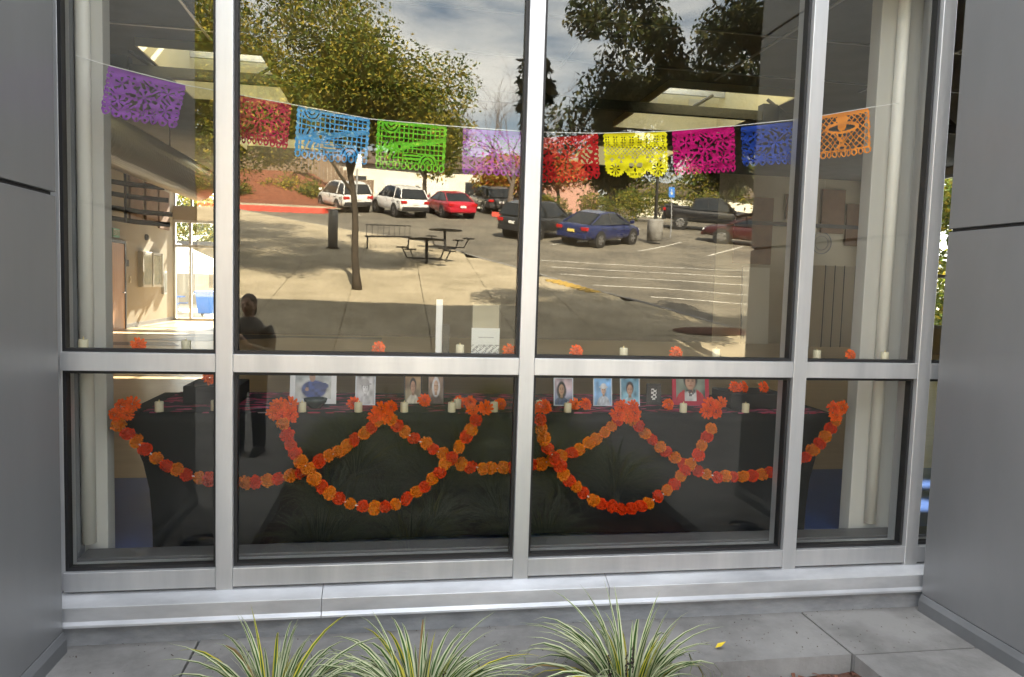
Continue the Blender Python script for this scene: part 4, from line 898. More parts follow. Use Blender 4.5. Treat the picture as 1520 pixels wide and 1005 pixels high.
LEAF = attr_mat('tree_leaf', .55, .35, .25)
BARK = mat('grey_brown_bark', (.035, .028, .022), (.07, .055, .04), 8, .95, 0, .02, 14, (1, 1, .3)); BARKP = mat('pale_grey_bark', (.13, .105, .085), rough=.95)
OLIVE = [(.13, .16, .022), (.18, .19, .028), (.09, .13, .022), (.30, .26, .035), (.36, .28, .04), (.07, .10, .02)]
DARKG = [(.025, .04, .014), (.035, .05, .016), (.05, .06, .018), (.02, .03, .012), (.09, .08, .02)]
def tree(label, x, s, h_trunk, r, seed, crown, n, size, cols, lean=(0, 0), depth=3, droop=0, rad=.6, L0=2.0, spread=.6, bark=BARK, extra=(), kids=3, group=None, asp=2.2, zmin=-9):
    q = random.Random(seed); t = thing('tree', label, 'tree', (x, -s, G(s)-.02), 0, group)
    b = MB(); pts = []; rads = []
    for k in range(9):
        f = k/8; pts.append(Vector((lean[0]*f*f+.06*math.sin(f*9+seed), lean[1]*f*f, h_trunk*f))); pts[-1].x -= .035*math.sin(f*9+seed); rads.append(r*(1.25-.5*f) if k else r*1.6)
    b.tube(pts, rads, 12); tips = []
    for k in range(5):
        a = 6.28*k/5+q.uniform(-.3, .3); limb(b, pts[-1-(k % 3)], Vector((math.cos(a)*.7, math.sin(a)*.7, .8)).normalized(), L0*q.uniform(.8, 1.1), r*.55, q, depth-1, tips, spread=spread, kids=kids)
    b.build('trunk', bark, t, True)
    if n:
        cen = [(p, 1.0) for p, d in tips if p.z > zmin]+[(Vector(c_), rr_) for c_, rr_ in extra]; lb = MB(); leaves(lb, cen, n, size, q, cols, droop, rad, asp); lb.build('crown', LEAF, t, fixn=False)
    return t
qx = random.Random(4)
def puff(n, c_, r, rr_): 
    out = []
    while len(out) < n:
        o = Vector((qx.uniform(-1, 1), qx.uniform(-1, 1), qx.uniform(-1, 1)))
        if .35 < o.length < 1: out.append(((c_[0]+o.x*r[0], c_[1]+o.y*r[1], c_[2]+o.z*r[2]), qx.uniform(.6, 1.2)*rr_))
    return out
tree('large olive and yellow leaved tree with thin dark trunk beside the walkway', -1.63, 15.0, 3.2, .082, 21, None, 110000, .105, OLIVE, (-.25, .1), 3, .3, .85, 1.5, .7,
     extra=puff(70, (-2.2, 0, 5.7), (3.0, 2.2, 2.4), .9)+puff(26, (.3, 0, 4.6), (1.9, 1.5, 1.1), .75)+puff(30, (-2.6, 0, 3.7), (2.4, 1.5, .8), .7)+puff(8, (-.6, 0, 7.6), (.9, .8, 1.0), .7))
tree('yellow green tree beyond the left fin wall edge', -6.9, 20, 3.0, .13, 22, None, 30000, .14, OLIVE+[(.30, .24, .03), (.28, .20, .03)], (0, 0), 3, .3, .95, 2.2, .7, extra=puff(40, (0, 0, 5.6), (3.4, 2.5, 3.2), 1.1))
tree('dark leaved tree with drooping leaves hanging into the right wide pane', 5.7, 7.2, 2.7, .16, 23, None, 64000, .125, DARKG, (-.1, 0), 3, .9, .55, 1.9, .75, extra=puff(20, (-2.1, -.3, 4.4), (1.5, 1.3, .7), .7)+puff(20, (-.9, 0, 5.3), (1.7, 1.3, .8), .8)+puff(8, (-3.6, 0, 3.6), (.75, .8, .4), .5)+puff(10, (-.7, 0, 3.9), (1.2, 1.0, .5), .6)+puff(13, (-2.4, 0, 5.9), (1.6, 1.3, .9), .75)+puff(8, (-4.2, 0, 4.2), (.45, .8, .9), .4)+puff(12, (1.4, 0, 4.8), (1.6, 1.5, 1.1), .8), asp=2.8, zmin=3.7)
tree('bare twiggy winter tree behind the parked cars', 5.6, 37, 2.4, .16, 24, None, 0, .1, OLIVE, (.2, 0), 5, L0=2.5, spread=.75, bark=BARKP, kids=3)
tree('mid green tree behind the parked cars', 1.2, 46, 2.5, .15, 25, None, 6000, .32, OLIVE, (0, 0), 2, .2, 1.0, 2.0, extra=puff(20, (0, 0, 4.6), (2.6, 2, 2), 1.2), group='trees behind the lot')
tree('dark green tree behind the blue sedan', 15.5, 50, 1.6, .15, 26, None, 7000, .34, DARKG+OLIVE, (0, 0), 2, .2, 1.0, 2.2, extra=puff(26, (0, 0, 3.4), (3.6, 2, 2.0), 1.2), group='trees behind the lot')
tree('dark green tree behind the black pickup', 25.0, 51, 1.8, .16, 27, None, 7000, .34, DARKG+OLIVE, (0, 0), 2, .2, 1.0, 2.4, extra=puff(26, (0, 0, 4), (4.2, 2, 2.6), 1.3), group='trees behind the lot')
tree('orange red autumn tree behind the dark hatchback', 10.0, 44, 1.5, .12, 28, None, 6000, .24, [(.26, .07, .02), (.32, .13, .03), (.20, .05, .02), (.30, .2, .04)], (0, 0), 2, .2, 1.0, 1.5, extra=puff(20, (0, 0, 3.0), (1.9, 1.5, 1.5), .9))
tree('red and yellow leaved shrub tree beyond the dark cars', 6.8, 47, 1.2, .10, 29, None, 6000, .24, [(.40, .10, .03), (.45, .30, .04), (.30, .12, .03), (.35, .32, .05)], (0, 0), 2, .2, 1.0, 1.4, extra=puff(20, (0, 0, 2.6), (2.2, 1.5, 1.5), .9))
for k, (x, s, r_, lab) in enumerate(((-12, 43, 1.3, 'round olive shrub on the red bank at the far left'), (-8.2, 44.5, .9, 'small yellow shrub on the red bank'), (11.5, 39, 1.1, 'low green shrub behind the blue sedan'), (14.5, 41, 1.2, 'low green shrub left of the black pickup'), (20.5, 43, 1.3, 'low green shrub behind the black pickup'), (24.5, 42, 1.3, 'low green shrub right of the black pickup'), (17.5, 45, 1.6, 'tall green shrub behind the black pickup bed'), (8.9, 40.5, .8, 'low green shrub beside the red kerb'), (-10.2, 42.0, .7, 'small green shrub low on the red bank'), (-6.0, 43.2, .9, 'green shrub on the red bank behind the white hatchback'), (-14.5, 41.0, .8, 'green shrub at the left end of the red bank'), (-7.4, 46.8, 1.2, 'tall green shrub in front of the board fence'), (-11.0, 47.2, 1.3, 'broad olive shrub in front of the board fence'))):
    t = thing('shrub', lab, 'shrub', (x, -s, G(s)-.1), 0, 'shrubs round the lot'); b = MB(); q = random.Random(60+k)
    for j in range(6): b.tube([(0, 0, 0), (q.uniform(-.5, .5)*r_, q.uniform(-.5, .5)*r_, r_*.9)], [.03, .01], 4)
    b.build('stems', BARK, t); lb = MB(); leaves(lb, [(Vector((q.uniform(-1, 1)*r_, q.uniform(-.8, .8)*r_, r_*q.uniform(.35, 1.2))), r_*.6) for _ in range(12)], 2200, .17, q, (OLIVE if k != 1 else [(.45, .36, .04), (.35, .30, .04)])+[(.06, .11, .02)], 0, 1.0); lb.build('foliage', LEAF, t, fixn=False)
# tree outside the side window of the hall
t = thing('tree', 'sunlit tree seen through the side window behind the right column', 'tree', (17.2, 15.8, -.1)); MB().tube([(0, 0, -2), (.1, 0, 2), (0, .1, 3.5)], [.2, .15, .1], 8).build('trunk', BARK, t)
lb = MB(); leaves(lb, [(Vector(c_), r_) for c_, r_ in puff(40, (0, 0, 3.6), (2.6, 3.2, 3.6), 1.0)], 26000, .26, qx, OLIVE+[(.16, .22, .03)], .2, 1.0); lb.build('crown', LEAF, t, fixn=False)

# ------------------------------------------------------------------ bank, fence, houses behind the lot
b = MB(); xs_ = [-34, -28, -22, -16, -12, -8, -5, -3.6]; 
def bank_z(x, s): return G(s)+.12+max(0, (s-41.2))*.24*min(1, max(0, (-3.6-x)/3))
sb = [37.4, 39, 41, 43, 45, 47, 49, 52]
for i in range(len(xs_)-1):
    for j in range(len(sb)-1):
        b.quadv([(x, -s, bank_z(x, s)) for x, s in ((xs_[i], sb[j]), (xs_[i+1], sb[j]), (xs_[i+1], sb[j+1]), (xs_[i], sb[j+1]))])
tag(b.build('mulch_bank', SOILRED, fixn=False), kind='structure', label='red bark covered bank rising behind the lot')
sheet('verge', WALK, 37.0, 38.6, -34, -3.7, .125).__setitem__('kind', 'structure')
def kerbred(name, x0, s0, x1, s1, lab):
    b = MB(); n = 16; d = Vector((x1-x0, s1-s0)).normalized(); px, ps = -d.y*.09, d.x*.09
    rings = []
    for k in range(n+1):
        x, s = lerp(x0, x1, k/n), lerp(s0, s1, k/n); g = G(s); rings.append([(x-px, -(s-ps), g-.14), (x-px, -(s-ps), g+.15), (x+px, -(s+ps), g+.15), (x+px, -(s+ps), g-.14)])
    b.loft(rings); tag(b.build(name, REDP), lab, 'kerb')
kerbred('red_kerb', -24, 36.7, -4.6, 36.9, 'red painted kerb along the left island'); kerbred('red_kerb', -4.6, 36.9, -3.7, 38.6, 'short red kerb return at the end of the left island'); kerbred('red_kerb', 4.9, 39.2, 9.2, 38.2, 'red painted kerb beside the dark cars')
fz = 0
ft = thing('fence', 'brown board fence on top of the red bank', 'fence', (0, 0, 0)); FW = mat('brown_fence_wood', (.14, .10, .07), (.22, .16, .11), 2, .9, stretch=(5, 5, .3))
for k in range(64):
    x = -19+.26*k; s = 49.0; z = bank_z(x, s)-.05 if x < -3.6 else G(s); bx('board', FW, ft, x+.008, x+.252, -s-.015, -s+.015, z, z+1.65+.02*math.sin(k*7))
def house(name, lab, x0, x1, s0, s1, zt, rz, wallm, roofm, wins=(), garage=None):
    t = thing(name, lab, 'house', (0, 0, 0)); z0 = G(s0)-.6
    bx('wall', wallm, t, x0, x1, -s1, -s0, z0, zt)
    ym = -(s0+s1)/2; MB().prism([(-s0+.5, zt-.05), (-s0+.5, zt+.10), (ym, rz), (-s1-.5, zt+.10), (-s1-.5, zt-.05)], 'x', x0-.5, x1+.5).build('roof', roofm, t)
    for (a, c_, d, e) in wins:
        w_ = MB(); f_ = .09
        w_.box(a, c_, -s0, -s0+.06, d, d+f_).box(a, c_, -s0, -s0+.06, e-f_, e).box(a, a+f_, -s0, -s0+.06, d+f_, e-f_).box(c_-f_, c_, -s0, -s0+.06, d+f_, e-f_)
        wo_ = w_.build('window', WHITEWALL, t); bx('pane', mat('dark_window', (.03, .035, .04), rough=.1), wo_, a+f_, c_-f_, -s0+.004, -s0+.02, d+f_, e-f_)
    if garage:
        a, c_, d, e = garage; g_ = bx('garage_door', mat('white_garage_door', (.75, .73, .68), rough=.6), t, a, c_, -s0+.003, -s0+.05, d, e)
        for k in range(4): bx('panel', mat('white_garage_door', (.75, .73, .68)), g_, a+.05, c_-.05, -s0+.05, -s0+.07, lerp(d, e, k/4)+.04, lerp(d, e, (k+1)/4)-.04)
ROOFB = mat('brown_shingle_roof', (.10, .07, .055), (.16, .12, .09), 6, .9); ROOFR = mat('red_tile_roof', (.33, .10, .06), (.42, .15, .09), 6, .9)
gz = G(54)
house('house', 'pale house with white garage door behind the white cars', -6.0, 6.5, 54, 64, gz+3.3, gz+5.2, WHITEWALL, ROOFB, [(-5.0, -3.0, gz+1.0, gz+2.4), (4.6, 6.0, gz+1.0, gz+2.4)], (-1.8, 3.4, gz-.1, gz+2.3))
house('house', 'house with a red tiled roof rising behind the orange tree', 9, 19, 66, 76, G(66)+5.0, G(66)+7.0, mat('rose_stucco', (.45, .25, .2), rough=.9), ROOFR, [(11, 13, G(66)+2.2, G(66)+3.6)])
house('house', 'low cream house behind the shrubs on the right', 21, 34, 60, 70, G(60)+2.6, G(60)+4.4, WHITEWALL, ROOFB, [(23, 25, G(60)+.9, G(60)+2.0), (28, 30, G(60)+.9, G(60)+2.0)])

# ------------------------------------------------------------------ lot furniture
def post_thing(name, lab, cat, x, s): return thing(name, lab, cat, (x, -s, G(s)))
t = post_thing('bollard', 'dark grey round bollard on the sunlit walkway left of the tree trunk', 'bollard', -2.84, 22.4); MB().lathe([(.17, 0), (.17, 1.25), (.14, 1.33), (.05, 1.36)], 18).build('body', PANEL_TRIM, t, True); MB().lathe([(.24, 0), (.24, .04)], 18).build('base_plate', BLACKM, t)
t = post_thing('sign_post', 'thin steel sign post between the bollard and the tree trunk', 'sign post', -2.1, 22.8); MB().tube([(0, 0, 0), (0, 0, 3.3)], .03, 8).build('pole', STEEL, t); bx('sign_plate', mat('green_white_sign', (.7, .72, .7), rough=.5), t, -.15, .15, .03, .036, 2.75, 3.25)
t = post_thing('parking_sign', 'blue parking sign on a steel pole left of the pickup', 'sign', 12.9, 31.0); MB().tube([(0, 0, 0), (0, 0, 2.5)], .03, 8).build('pole', STEEL, t); bx('sign_plate', BLUEBIN, t, -.16, .16, .032, .04, 1.95, 2.45); MB().lathe([(.075, .041), (.075, .044)], 16, 'y', (0, 0, 2.15)).build('symbol', WHITEP, t); bx('symbol', WHITEP, t, -.02, .02, .041, .045, 2.24, 2.36)
t = post_thing('lamp_post', 'tall lamp post on a round concrete base beside the blue sedan', 'lamp post', 11.5, 29.4); MB().lathe([(.36, 0), (.36, .88), (.32, .95)], 22).build('base', CONC, t, True); MB().tube([(0, 0, .95), (0, 0, 6.0), (-.02, 0, 6.4), (.2, .1, 6.75), (.6, .2, 6.85), (.9, .3, 6.75)], [.08, .06, .06, .05, .05, .04], 10).build('pole', DARKBEAM, t, True); MB().lathe([(.05, .1), (.22, .02), (.22, -.05)], 14, 'z', (.95, .3, 6.68)).build('lamp_head', DARKBEAM, t)
def bench(x, s, rz, lab):
    t = thing('metal_bench', lab, 'bench', (x, -s, G(s)), rz, 'metal benches on the walkway')
    for k in range(9): MB().tube([(-.75+k*.1875, -.22, .45), (-.75+k*.1875, .2, .45), (-.75+k*.1875, .30, .62), (-.75+k*.1875, .36, .88)], .012, 5).build('slat', BLACKM, t)
    for y, z in ((-.22, .45), (.2, .45), (.36, .88)): MB().tube([(-.8, y, z), (.8, y, z)], .018, 6).build('rail', BLACKM, t)
    for x_ in (-.7, .7): MB().tube([(x_, -.2, 0), (x_, -.2, .45), (x_, .2, .45), (x_, .28, 0)], .02, 6).build('leg', BLACKM, t)
bench(-.95, 22.4, math.pi, 'black metal slatted bench right of the tree trunk')
def ptable(x, s, rz, lab):
    t = thing('metal_table', lab, 'table', (x, -s, G(s)), rz, 'metal tables on the walkway')
    MB().lathe([(.60, .72), (.62, .735), (.60, .75)], 24).build('top', BLACKM, t, True); MB().tube([(0, 0, 0), (0, 0, .72)], .05, 8).build('post', BLACKM, t)
    for k in range(4):
        a = k*math.pi/2+.4; cx_, cy_ = .95*math.cos(a), .95*math.sin(a); s_ = MB().lathe([(.20, .43), (.20, .46)], 16, 'z', (cx_, cy_, 0)).build('seat', BLACKM, t); MB().tube([(0, 0, .15), (cx_*.8, cy_*.8, .15), (cx_, cy_, .43)], .022, 6).build('arm', BLACKM, s_)
ptable(1.1, 22.6, .2, 'black round metal table with four seats nearest the kerb'); ptable(.3, 19.6, .6, 'black round metal table with four seats nearer the building')
b = MB(); n = 28
for k in range(n):
    a, c_ = 6.283*k/n, 6.283*(k+1)/n; P_ = lambda r_, a, z: (6.35+r_*.95*math.cos(a), -(11.2+r_*.34*math.sin(a)), G(11.2+r_*.34*math.sin(a))+z)
    b.quadv([P_(0, 0, .07), P_(1.05, a, .02), P_(1.05, c_, .02)])
tag(b.build('tree_well', MULCH, fixn=False), kind='structure', label='oval mulch tree well in the sunlit walkway')

# ------------------------------------------------------------------ cars
def paint(name, c_): return mat('car_paint_'+name, c_, rough=.28, metal=.0, coat=.6)
TYRE = mat('tyre_rubber', (.018, .018, .018), rough=.8); RIM = mat('alloy_rim', (.5, .5, .52), rough=.3, metal=.9); CGLASS = mat('dark_car_glass', (.012, .015, .018), rough=.06, spec=.8); TAIL = mat('red_tail_lamp', (.45, .01, .012), rough=.2); HEADL = mat('clear_head_lamp', (.75, .77, .8), rough=.15); TRIM = mat('black_plastic_trim', (.02, .02, .022), rough=.6); PLATE = mat('plate_white', (.75, .75, .72), rough=.5); PLATEY = mat('plate_yellow', (.75, .6, .15), rough=.5)
SPEC = {
 'suv': dict(L=4.55, wheel=(.35, -1.32, 1.38), hw=.90,
   body=[(-2.27, .50, .92, .76), (-2.20, .34, 1.04, .86), (-1.7, .28, 1.06, .91), (-.6, .25, 1.04, .91), (.6, .25, 1.01, .91), (1.3, .27, .99, .90), (1.9, .30, .92, .87), (2.2, .34, .80, .78), (2.28, .48, .66, .70)],
   cab=[(-2.16, 1.04, 1.08, .80, .76), (-1.88, 1.03, 1.55, .82, .66), (-1.2, 1.02, 1.64, .84, .68), (-.2, 1.0, 1.65, .85, .68), (.35, 1.0, 1.58, .85, .67), (1.25, .98, 1.01, .82, .78)], roof=(1, 4)),
 'sedan': dict(L=4.75, wheel=(.335, -1.38, 1.42), hw=.90,
   body=[(-2.36, .48, .88, .74), (-2.28, .32, .99, .84), (-1.7, .25, 1.0, .90), (-.6, .22, .95, .91), (.6, .22, .93, .91), (1.3, .25, .91, .90), (1.95, .28, .82, .86), (2.28, .32, .70, .76), (2.37, .44, .60, .68)],
   cab=[(-1.95, .98, 1.0, .74, .70), (-1.05, .95, 1.38, .80, .60), (-.4, .94, 1.44, .82, .62), (.2, .93, 1.42, .82, .61), (1.25, .91, .93, .79, .74)], roof=(1, 3)),
 'pickup': dict(L=5.7, wheel=(.41, -1.75, 1.85), hw=.98,
   body=[(-2.82, .62, 1.22, .90), (-2.76, .52, 1.28, .97), (-1.2, .46, 1.28, .99), (-.9, .44, 1.25, .99), (.9, .44, 1.22, .99), (1.5, .46, 1.22, .98), (2.3, .48, 1.16, .96), (2.76, .52, 1.10, .92), (2.84, .60, .98, .86)],
   cab=[(-1.15, 1.24, 1.28, .88, .84), (-.95, 1.24, 1.82, .89, .74), (-.2, 1.23, 1.90, .90, .76), (.5, 1.22, 1.88, .90, .75), (1.35, 1.21, 1.24, .88, .84)], roof=(1, 3))}
def car(kind, col, x, s, heading, label, plate=PLATE):
    sp = SPEC[kind]; P = paint('_'.join('%d' % int(c_*1000) for c_ in col), col)
    t = thing('parked_car' if kind != 'pickup' else 'pickup_truck', label, 'car' if kind != 'pickup' else 'pickup', (0, 0, 0), 0, 'vehicles parked in the lot')
    up_ = Vector((0, SL, 1)).normalized() if s < 45 else Vector((0, .06, 1)).normalized()
    f_ = Vector((math.sin(R(heading)), -math.cos(R(heading)), 0)); f_ = (f_-up_*f_.dot(up_)).normalized(); l_ = up_.cross(f_)
    t.matrix_world = Matrix(((f_.x, l_.x, up_.x, x), (f_.y, l_.y, up_.y, -s), (f_.z, l_.z, up_.z, G(s)-.12), (0, 0, 0, 1)))
    rings = [[(X, -w*.88, zb), (X, -w, zb+.14), (X, -w, lerp(zb, zt, .62)), (X, -w*.95, zt-.03), (X, -w*.80, zt), (X, w*.80, zt), (X, w*.95, zt-.03), (X, w, lerp(zb, zt, .62)), (X, w, zb+.14), (X, w*.88, zb)] for X, zb, zt, w in sp['body']]
    bo = MB().loft(rings).build('body', P, t, True); m_ = bo.modifiers.new('sub', 'SUBSURF'); m_.levels = 1; m_.render_levels = 1
    cr = [[(X, -wb, zb), (X, -lerp(wb, wr, .55), lerp(zb, zr, .6)), (X, -wr, zr-.04), (X, -wr*.85, zr), (X, wr*.85, zr), (X, wr, zr-.04), (X, lerp(wb, wr, .55), lerp(zb, zr, .6)), (X, wb, zb)] for X, zb, zr, wb, wr in sp['cab']]
    MB().loft(cr).build('glasshouse', CGLASS, t)
    a, d = sp['roof']; C_ = sp['cab']
    rr_ = [[(X, -wr-.012, zr-.06), (X, -wr*.86, zr+.014), (X, wr*.86, zr+.014), (X, wr+.012, zr-.06), (X, wr*.8, zr-.03), (X, -wr*.8, zr-.03)] for X, zb, zr, wb, wr in C_[a:d+1]]
    MB().loft(rr_).build('roof', P, t)
    for sg in (-1, 1):
        for i, j in ((0, a), (len(C_)-1, d)):
            MB().tube([(C_[i][0], sg*C_[i][3], C_[i][1]), (C_[j][0], sg*(C_[j][4]+.005), C_[j][2]-.03)], .03, 6).build('pillar', P, t)
        k = (a+d)//2; MB().tube([(C_[k][0], sg*C_[k][3], C_[k][1]), (C_[k][0]-.05, sg*(C_[k][4]+.004), C_[k][2]-.03)], .035, 6).build('pillar', P if kind != 'sedan' else TRIM, t)
        X0, zb, zt, w = sp['body'][0]; zt1 = sp['body'][1][2]
        bx('tail_light', TAIL, t, X0-.015, X0+.16, min(sg*.50, sg*(w+.06)), max(sg*.50, sg*(w+.06)), zt1-.26, zt1-.11, .02)
        X9, z9, t9, w9 = sp['body'][-1]; bx('headlight', HEADL, t, X9-.18, X9-.01, min(sg*.42, sg*(w9+.02)), max(sg*.42, sg*(w9+.02)), t9-.06, t9+.06, .02)
        MB().box(.95, 1.10, min(sg*.93, sg*1.10), max(sg*.93, sg*1.10), sp['cab'][2][1]+.02, sp['cab'][2][1]+.16).build('mirror', P, t, bevel=.03)
        for X in ((xs2 := C_[(a+d)//2][0]), xs2+.98, xs2-.86): bx('door_seam', TRIM, t, X-.006, X+.006, min(sg*(sp['hw']-.03), sg*(sp['hw']+.004)), max(sg*(sp['hw']-.03), sg*(sp['hw']+.004)), .40, C_[1][1]-.10)
        for X in (xs2+.12, xs2-.72): bx('door_handle', TRIM, t, X, X+.16, min(sg*(sp['hw']-.02), sg*(sp['hw']+.02)), max(sg*(sp['hw']-.02), sg*(sp['hw']+.02)), C_[1][1]-.20, C_[1][1]-.165)
        rw, xr_, xf = sp['wheel']
        for X in (xr_, xf):
            y0 = sg*(sp['hw']-.20); y1 = sg*(sp['hw']+.012)
            ar = MB().lathe([(rw+.065, min(sg*.5, y1)), (rw+.065, max(sg*.5, y1)-.0)], 22, 'y', (X, 0, rw)).build('wheel_arch', TRIM, t)
            w_ = MB().lathe([(rw*.6, y0), (rw*.93, y0), (rw, lerp(y0, y1, .25)), (rw, lerp(y0, y1, .85)), (rw*.92, y1+sg*.012), (rw*.66, y1+sg*.014)], 24, 'y', (X, 0, rw)).build('wheel', TYRE, t, False)
            MB().lathe([(rw*.64, y1+sg*.010), (rw*.60, y1+sg*.02), (rw*.15, y1+sg*.016)], 20, 'y', (X, 0, rw)).build('rim', RIM, w_)
            for q_ in range(5):
                a_ = q_*1.2566+.3; ca, sa = math.cos(a_), math.sin(a_); MB().tube([(X+rw*.34*ca, y1+sg*.022, rw+rw*.34*sa), (X+rw*.56*ca, y1+sg*.022, rw+rw*.56*sa)], .035, 4).build('spoke_gap', TRIM, w_)
    X0, zb, zt, w = sp['body'][0]
    bx('rear_bumper', TRIM if kind == 'suv' else P, t, X0-.06, X0+.2, -w, w, zb-.10, zb+.12, .04); bx('license_plate', plate, t, X0-.075 if kind == 'sedan' else X0-.03, X0-.0, -.16, .16, zb+.22 if kind != 'sedan' else zb+.16, zb+.34 if kind != 'sedan' else zb+.28)
    X9, z9, t9, w9 = sp['body'][-1]
    bx('grille', TRIM if kind != 'pickup' else RIM, t, X9-.05, X9+.02, -.40, .40, z9+.02, t9, .02); bx('front_bumper', P if kind != 'pickup' else RIM, t, X9-.2, X9+.06, -w9, w9, z9-.12, z9+.06, .04)
    if kind == 'pickup': bx('bed_cover', TRIM, t, -2.72, -1.2, -.86, .86, 1.27, 1.30); [bx('grille_bar', TRIM, t, X9+.018, X9+.03, -.36, .36, z9+.06+.1*k, z9+.11+.1*k) for k in range(3)]
car('suv', (.78, .78, .77), -3.7, 39.6, -24, 'white hatchback on the far left of the parked row')
car('suv', (.82, .82, .82), -.55, 37.6, -22, 'white sport utility car with black rear window, nearest of the far row')
car('sedan', (.42, .012, .03), 2.35, 38.4, -14, 'dark red sedan right of the white cars')
car('suv', (.04, .042, .045), 5.2, 42.5, -10, 'black hatchback right of the red sedan')
car('sedan', (.05, .055, .07), 7.8, 43.0, -8, 'dark grey sedan at the right end of the far row')
car('sedan', (.004, .013, .085), 8.45, 28.2, 47, 'deep blue sedan seen from behind in the right wide pane', PLATEY)
car('suv', (.02, .022, .024), 5.9, 29.6, 44, 'black hatchback beside the middle mullion left of the blue sedan')
car('pickup', (.015, .015, .017), 17.6, 36.8, 112, 'black pickup truck with bright grille facing right')
car('sedan', (.05, .01, .012), 17.0, 30.4, -60, 'dark maroon car cut off by the right fin wall edge')

for k, (x, y, lab) in enumerate(((-13.5, 46.5, 'yellow green tree rising behind the courtyard building on the left'), (-7.5, 47.5, 'yellow green tree rising behind the courtyard building on the right'))):
    t = thing('tree', lab, 'tree', (x, y, -.1), 0, 'courtyard trees'); MB().tube([(0, 0, 0), (.1, 0, 2.5), (0, .1, 4)], [.2, .15, .08], 8).build('trunk', BARK, t)
    lb = MB(); leaves(lb, [(Vector(c_), r_) for c_, r_ in puff(26, (0, 0, 5), (3.2, 2.0, 2.6), 1.1)], 7000, .3, qx, OLIVE+[(.30, .28, .04)], .2, 1.0); lb.build('crown', LEAF, t, fixn=False)

# ------------------------------------------------------------------ person standing on the paving, seen in the glass
SKINM = mat('skin', (.42, .26, .18), rough=.55); TRO = mat('black_trousers', (.014, .014, .017), rough=.85); JAC = mat('grey_jacket', (.17, .16, .145), rough=.8); SHO = mat('black_shoe', (.012, .012, .013), rough=.5); HAIR = mat('brown_hair', (.12, .09, .065), rough=.6)
pr = thing('person', 'person in grey jacket, black trousers and shoes standing on the paving, mirrored in the glass', 'person', (-2.13, -3.78, GZ), .15)
def oval(cx, cy, z, rx, ry, n=16): return [(cx+rx*math.cos(6.2832*k/n), cy+ry*math.sin(6.2832*k/n), z) for k in range(n)]
def lump(b, c_, r, n=10):
    b.loft([[(c_[0]+r[0]*math.sin(math.pi*i/n)*math.cos(6.2832*k/14), c_[1]+r[1]*math.sin(math.pi*i/n)*math.sin(6.2832*k/14), c_[2]+r[2]*math.cos(math.pi*i/n)) for k in range(14)] for i in [.3]+list(range(1, n))+[n-.3]])
def fuse(b, name, m, vox, par=None):
    o = b.build(name, m, par or pr); r_ = o.modifiers.new('remesh', 'REMESH'); r_.mode = 'VOXEL'; r_.voxel_size = vox; r_.use_smooth_shade = True; s_ = o.modifiers.new('smooth', 'SMOOTH'); s_.iterations = 3; s_.factor = .5; return o
ARM = lambda sg: [(sg*.165, 0, 1.29), (sg*.215, -.01, 1.17), (sg*.225, .03, 1.04), (sg*.17, .14, 1.06), (sg*.085, .26, 1.13)]
LEG = lambda sg: [(sg*.085, 0, .84), (sg*.095, .01, .64), (sg*.10, .015, .45), (sg*.103, -.015, .26), (sg*.105, -.02, .07)]
b = MB()
b.loft([oval(0, 0, z, rx, ry) for z, rx, ry in ((.76, .13, .10), (.86, .155, .11), (.98, .125, .095), (1.12, .145, .10), (1.26, .165, .095), (1.33, .12, .07), (1.36, .055, .055), (1.43, .05, .052))])
lump(b, (0, .015, 1.50), (.070, .088, .105)); lump(b, (0, .105, 1.485), (.012, .018, .022))
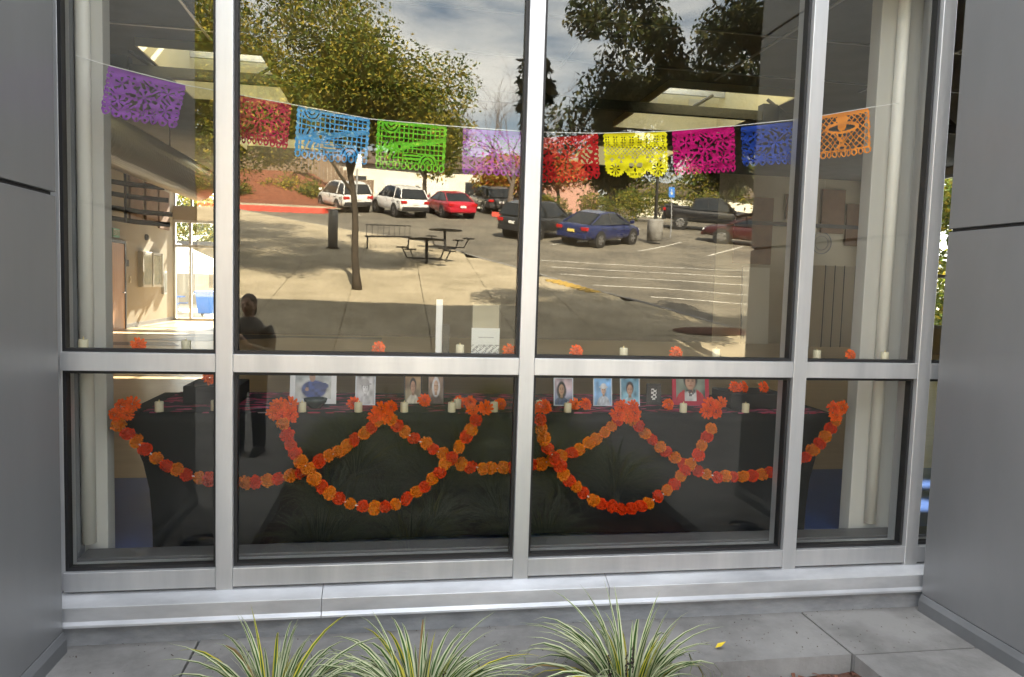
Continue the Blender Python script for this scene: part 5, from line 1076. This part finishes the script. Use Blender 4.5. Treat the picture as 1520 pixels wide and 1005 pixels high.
for sg in (-1, 1):
    lump(b, (sg*.07, .0, 1.50), (.012, .02, .03), 6)
    b.tube(ARM(sg), [.052, .045, .038, .036, .026], 12); b.tube(LEG(sg), [.082, .068, .052, .05, .034], 12); b.tube([(sg*.105, -.06, .035), (sg*.108, .06, .035), (sg*.112, .15, .025)], [.034, .038, .028], 10)
    lump(b, (sg*.062, .29, 1.165), (.022, .036, .042), 8)
    for f_ in range(4): b.tube([(sg*.052, .30+.012*f_, 1.19-.006*f_), (sg*.046, .31+.013*f_, 1.225-.004*f_), (sg*.020, .316+.013*f_, 1.24-.004*f_)], [.0095, .009, .0075], 7)
    b.tube([(sg*.055, .275, 1.165), (sg*.035, .272, 1.19), (sg*.018, .274, 1.205)], [.011, .010, .008], 7)
fuse(b, 'body', SKINM, .0075)
b = MB(); b.loft([oval(0, 0, z, rx, ry) for z, rx, ry in ((.78, .155, .125), (.90, .168, .125), (.97, .15, .115))])
for sg in (-1, 1): b.tube(LEG(sg), [.105, .088, .072, .068, .062], 14)
fuse(b, 'trousers', TRO, .012)
b = MB(); b.loft([oval(0, 0, z, rx, ry) for z, rx, ry in ((.80, .18, .14), (.95, .16, .125), (1.12, .172, .125), (1.26, .185, .118), (1.34, .135, .09), (1.385, .075, .072))])
for sg in (-1, 1): b.tube(ARM(sg)[:4]+[(sg*.10, .235, 1.115)], [.072, .064, .055, .050, .042], 14)
fuse(b, 'jacket', JAC, .012)
for sg in (-1, 1):
    b = MB(); b.tube([(sg*.105, -.075, .045), (sg*.108, .03, .050), (sg*.110, .11, .042), (sg*.113, .175, .030)], [.044, .047, .043, .028], 12); b.box(sg*.108-.042, sg*.108+.042, -.11, .19, 0, .022); fuse(b, 'shoe', SHO, .008)
b = MB(); lump(b, (0, -.008, 1.535), (.080, .092, .088)); lump(b, (0, -.055, 1.46), (.066, .05, .085)); fuse(b, 'hair', HAIR, .008)
for sg in (-1, 1): b = MB(); lump(b, (sg*.028, .093, 1.51), (.011, .008, .007), 6); b.build('eye', SHO, pr, True)
b = MB(); lump(b, (0, .092, 1.445), (.022, .008, .006), 6); b.build('mouth', mat('lip', (.28, .10, .08), rough=.5), pr, True)
ph = thing('phone', 'black phone held up by the person mirrored in the glass', 'phone', (-2.13-.05, -3.78+.318, GZ+1.235), .15); bx('case', BLACKM, ph, -.038, .038, -.004, .004, -.05, .10, .004); bx('screen', CGLASS, ph, -.034, .034, -.0065, -.0045, -.045, .095)
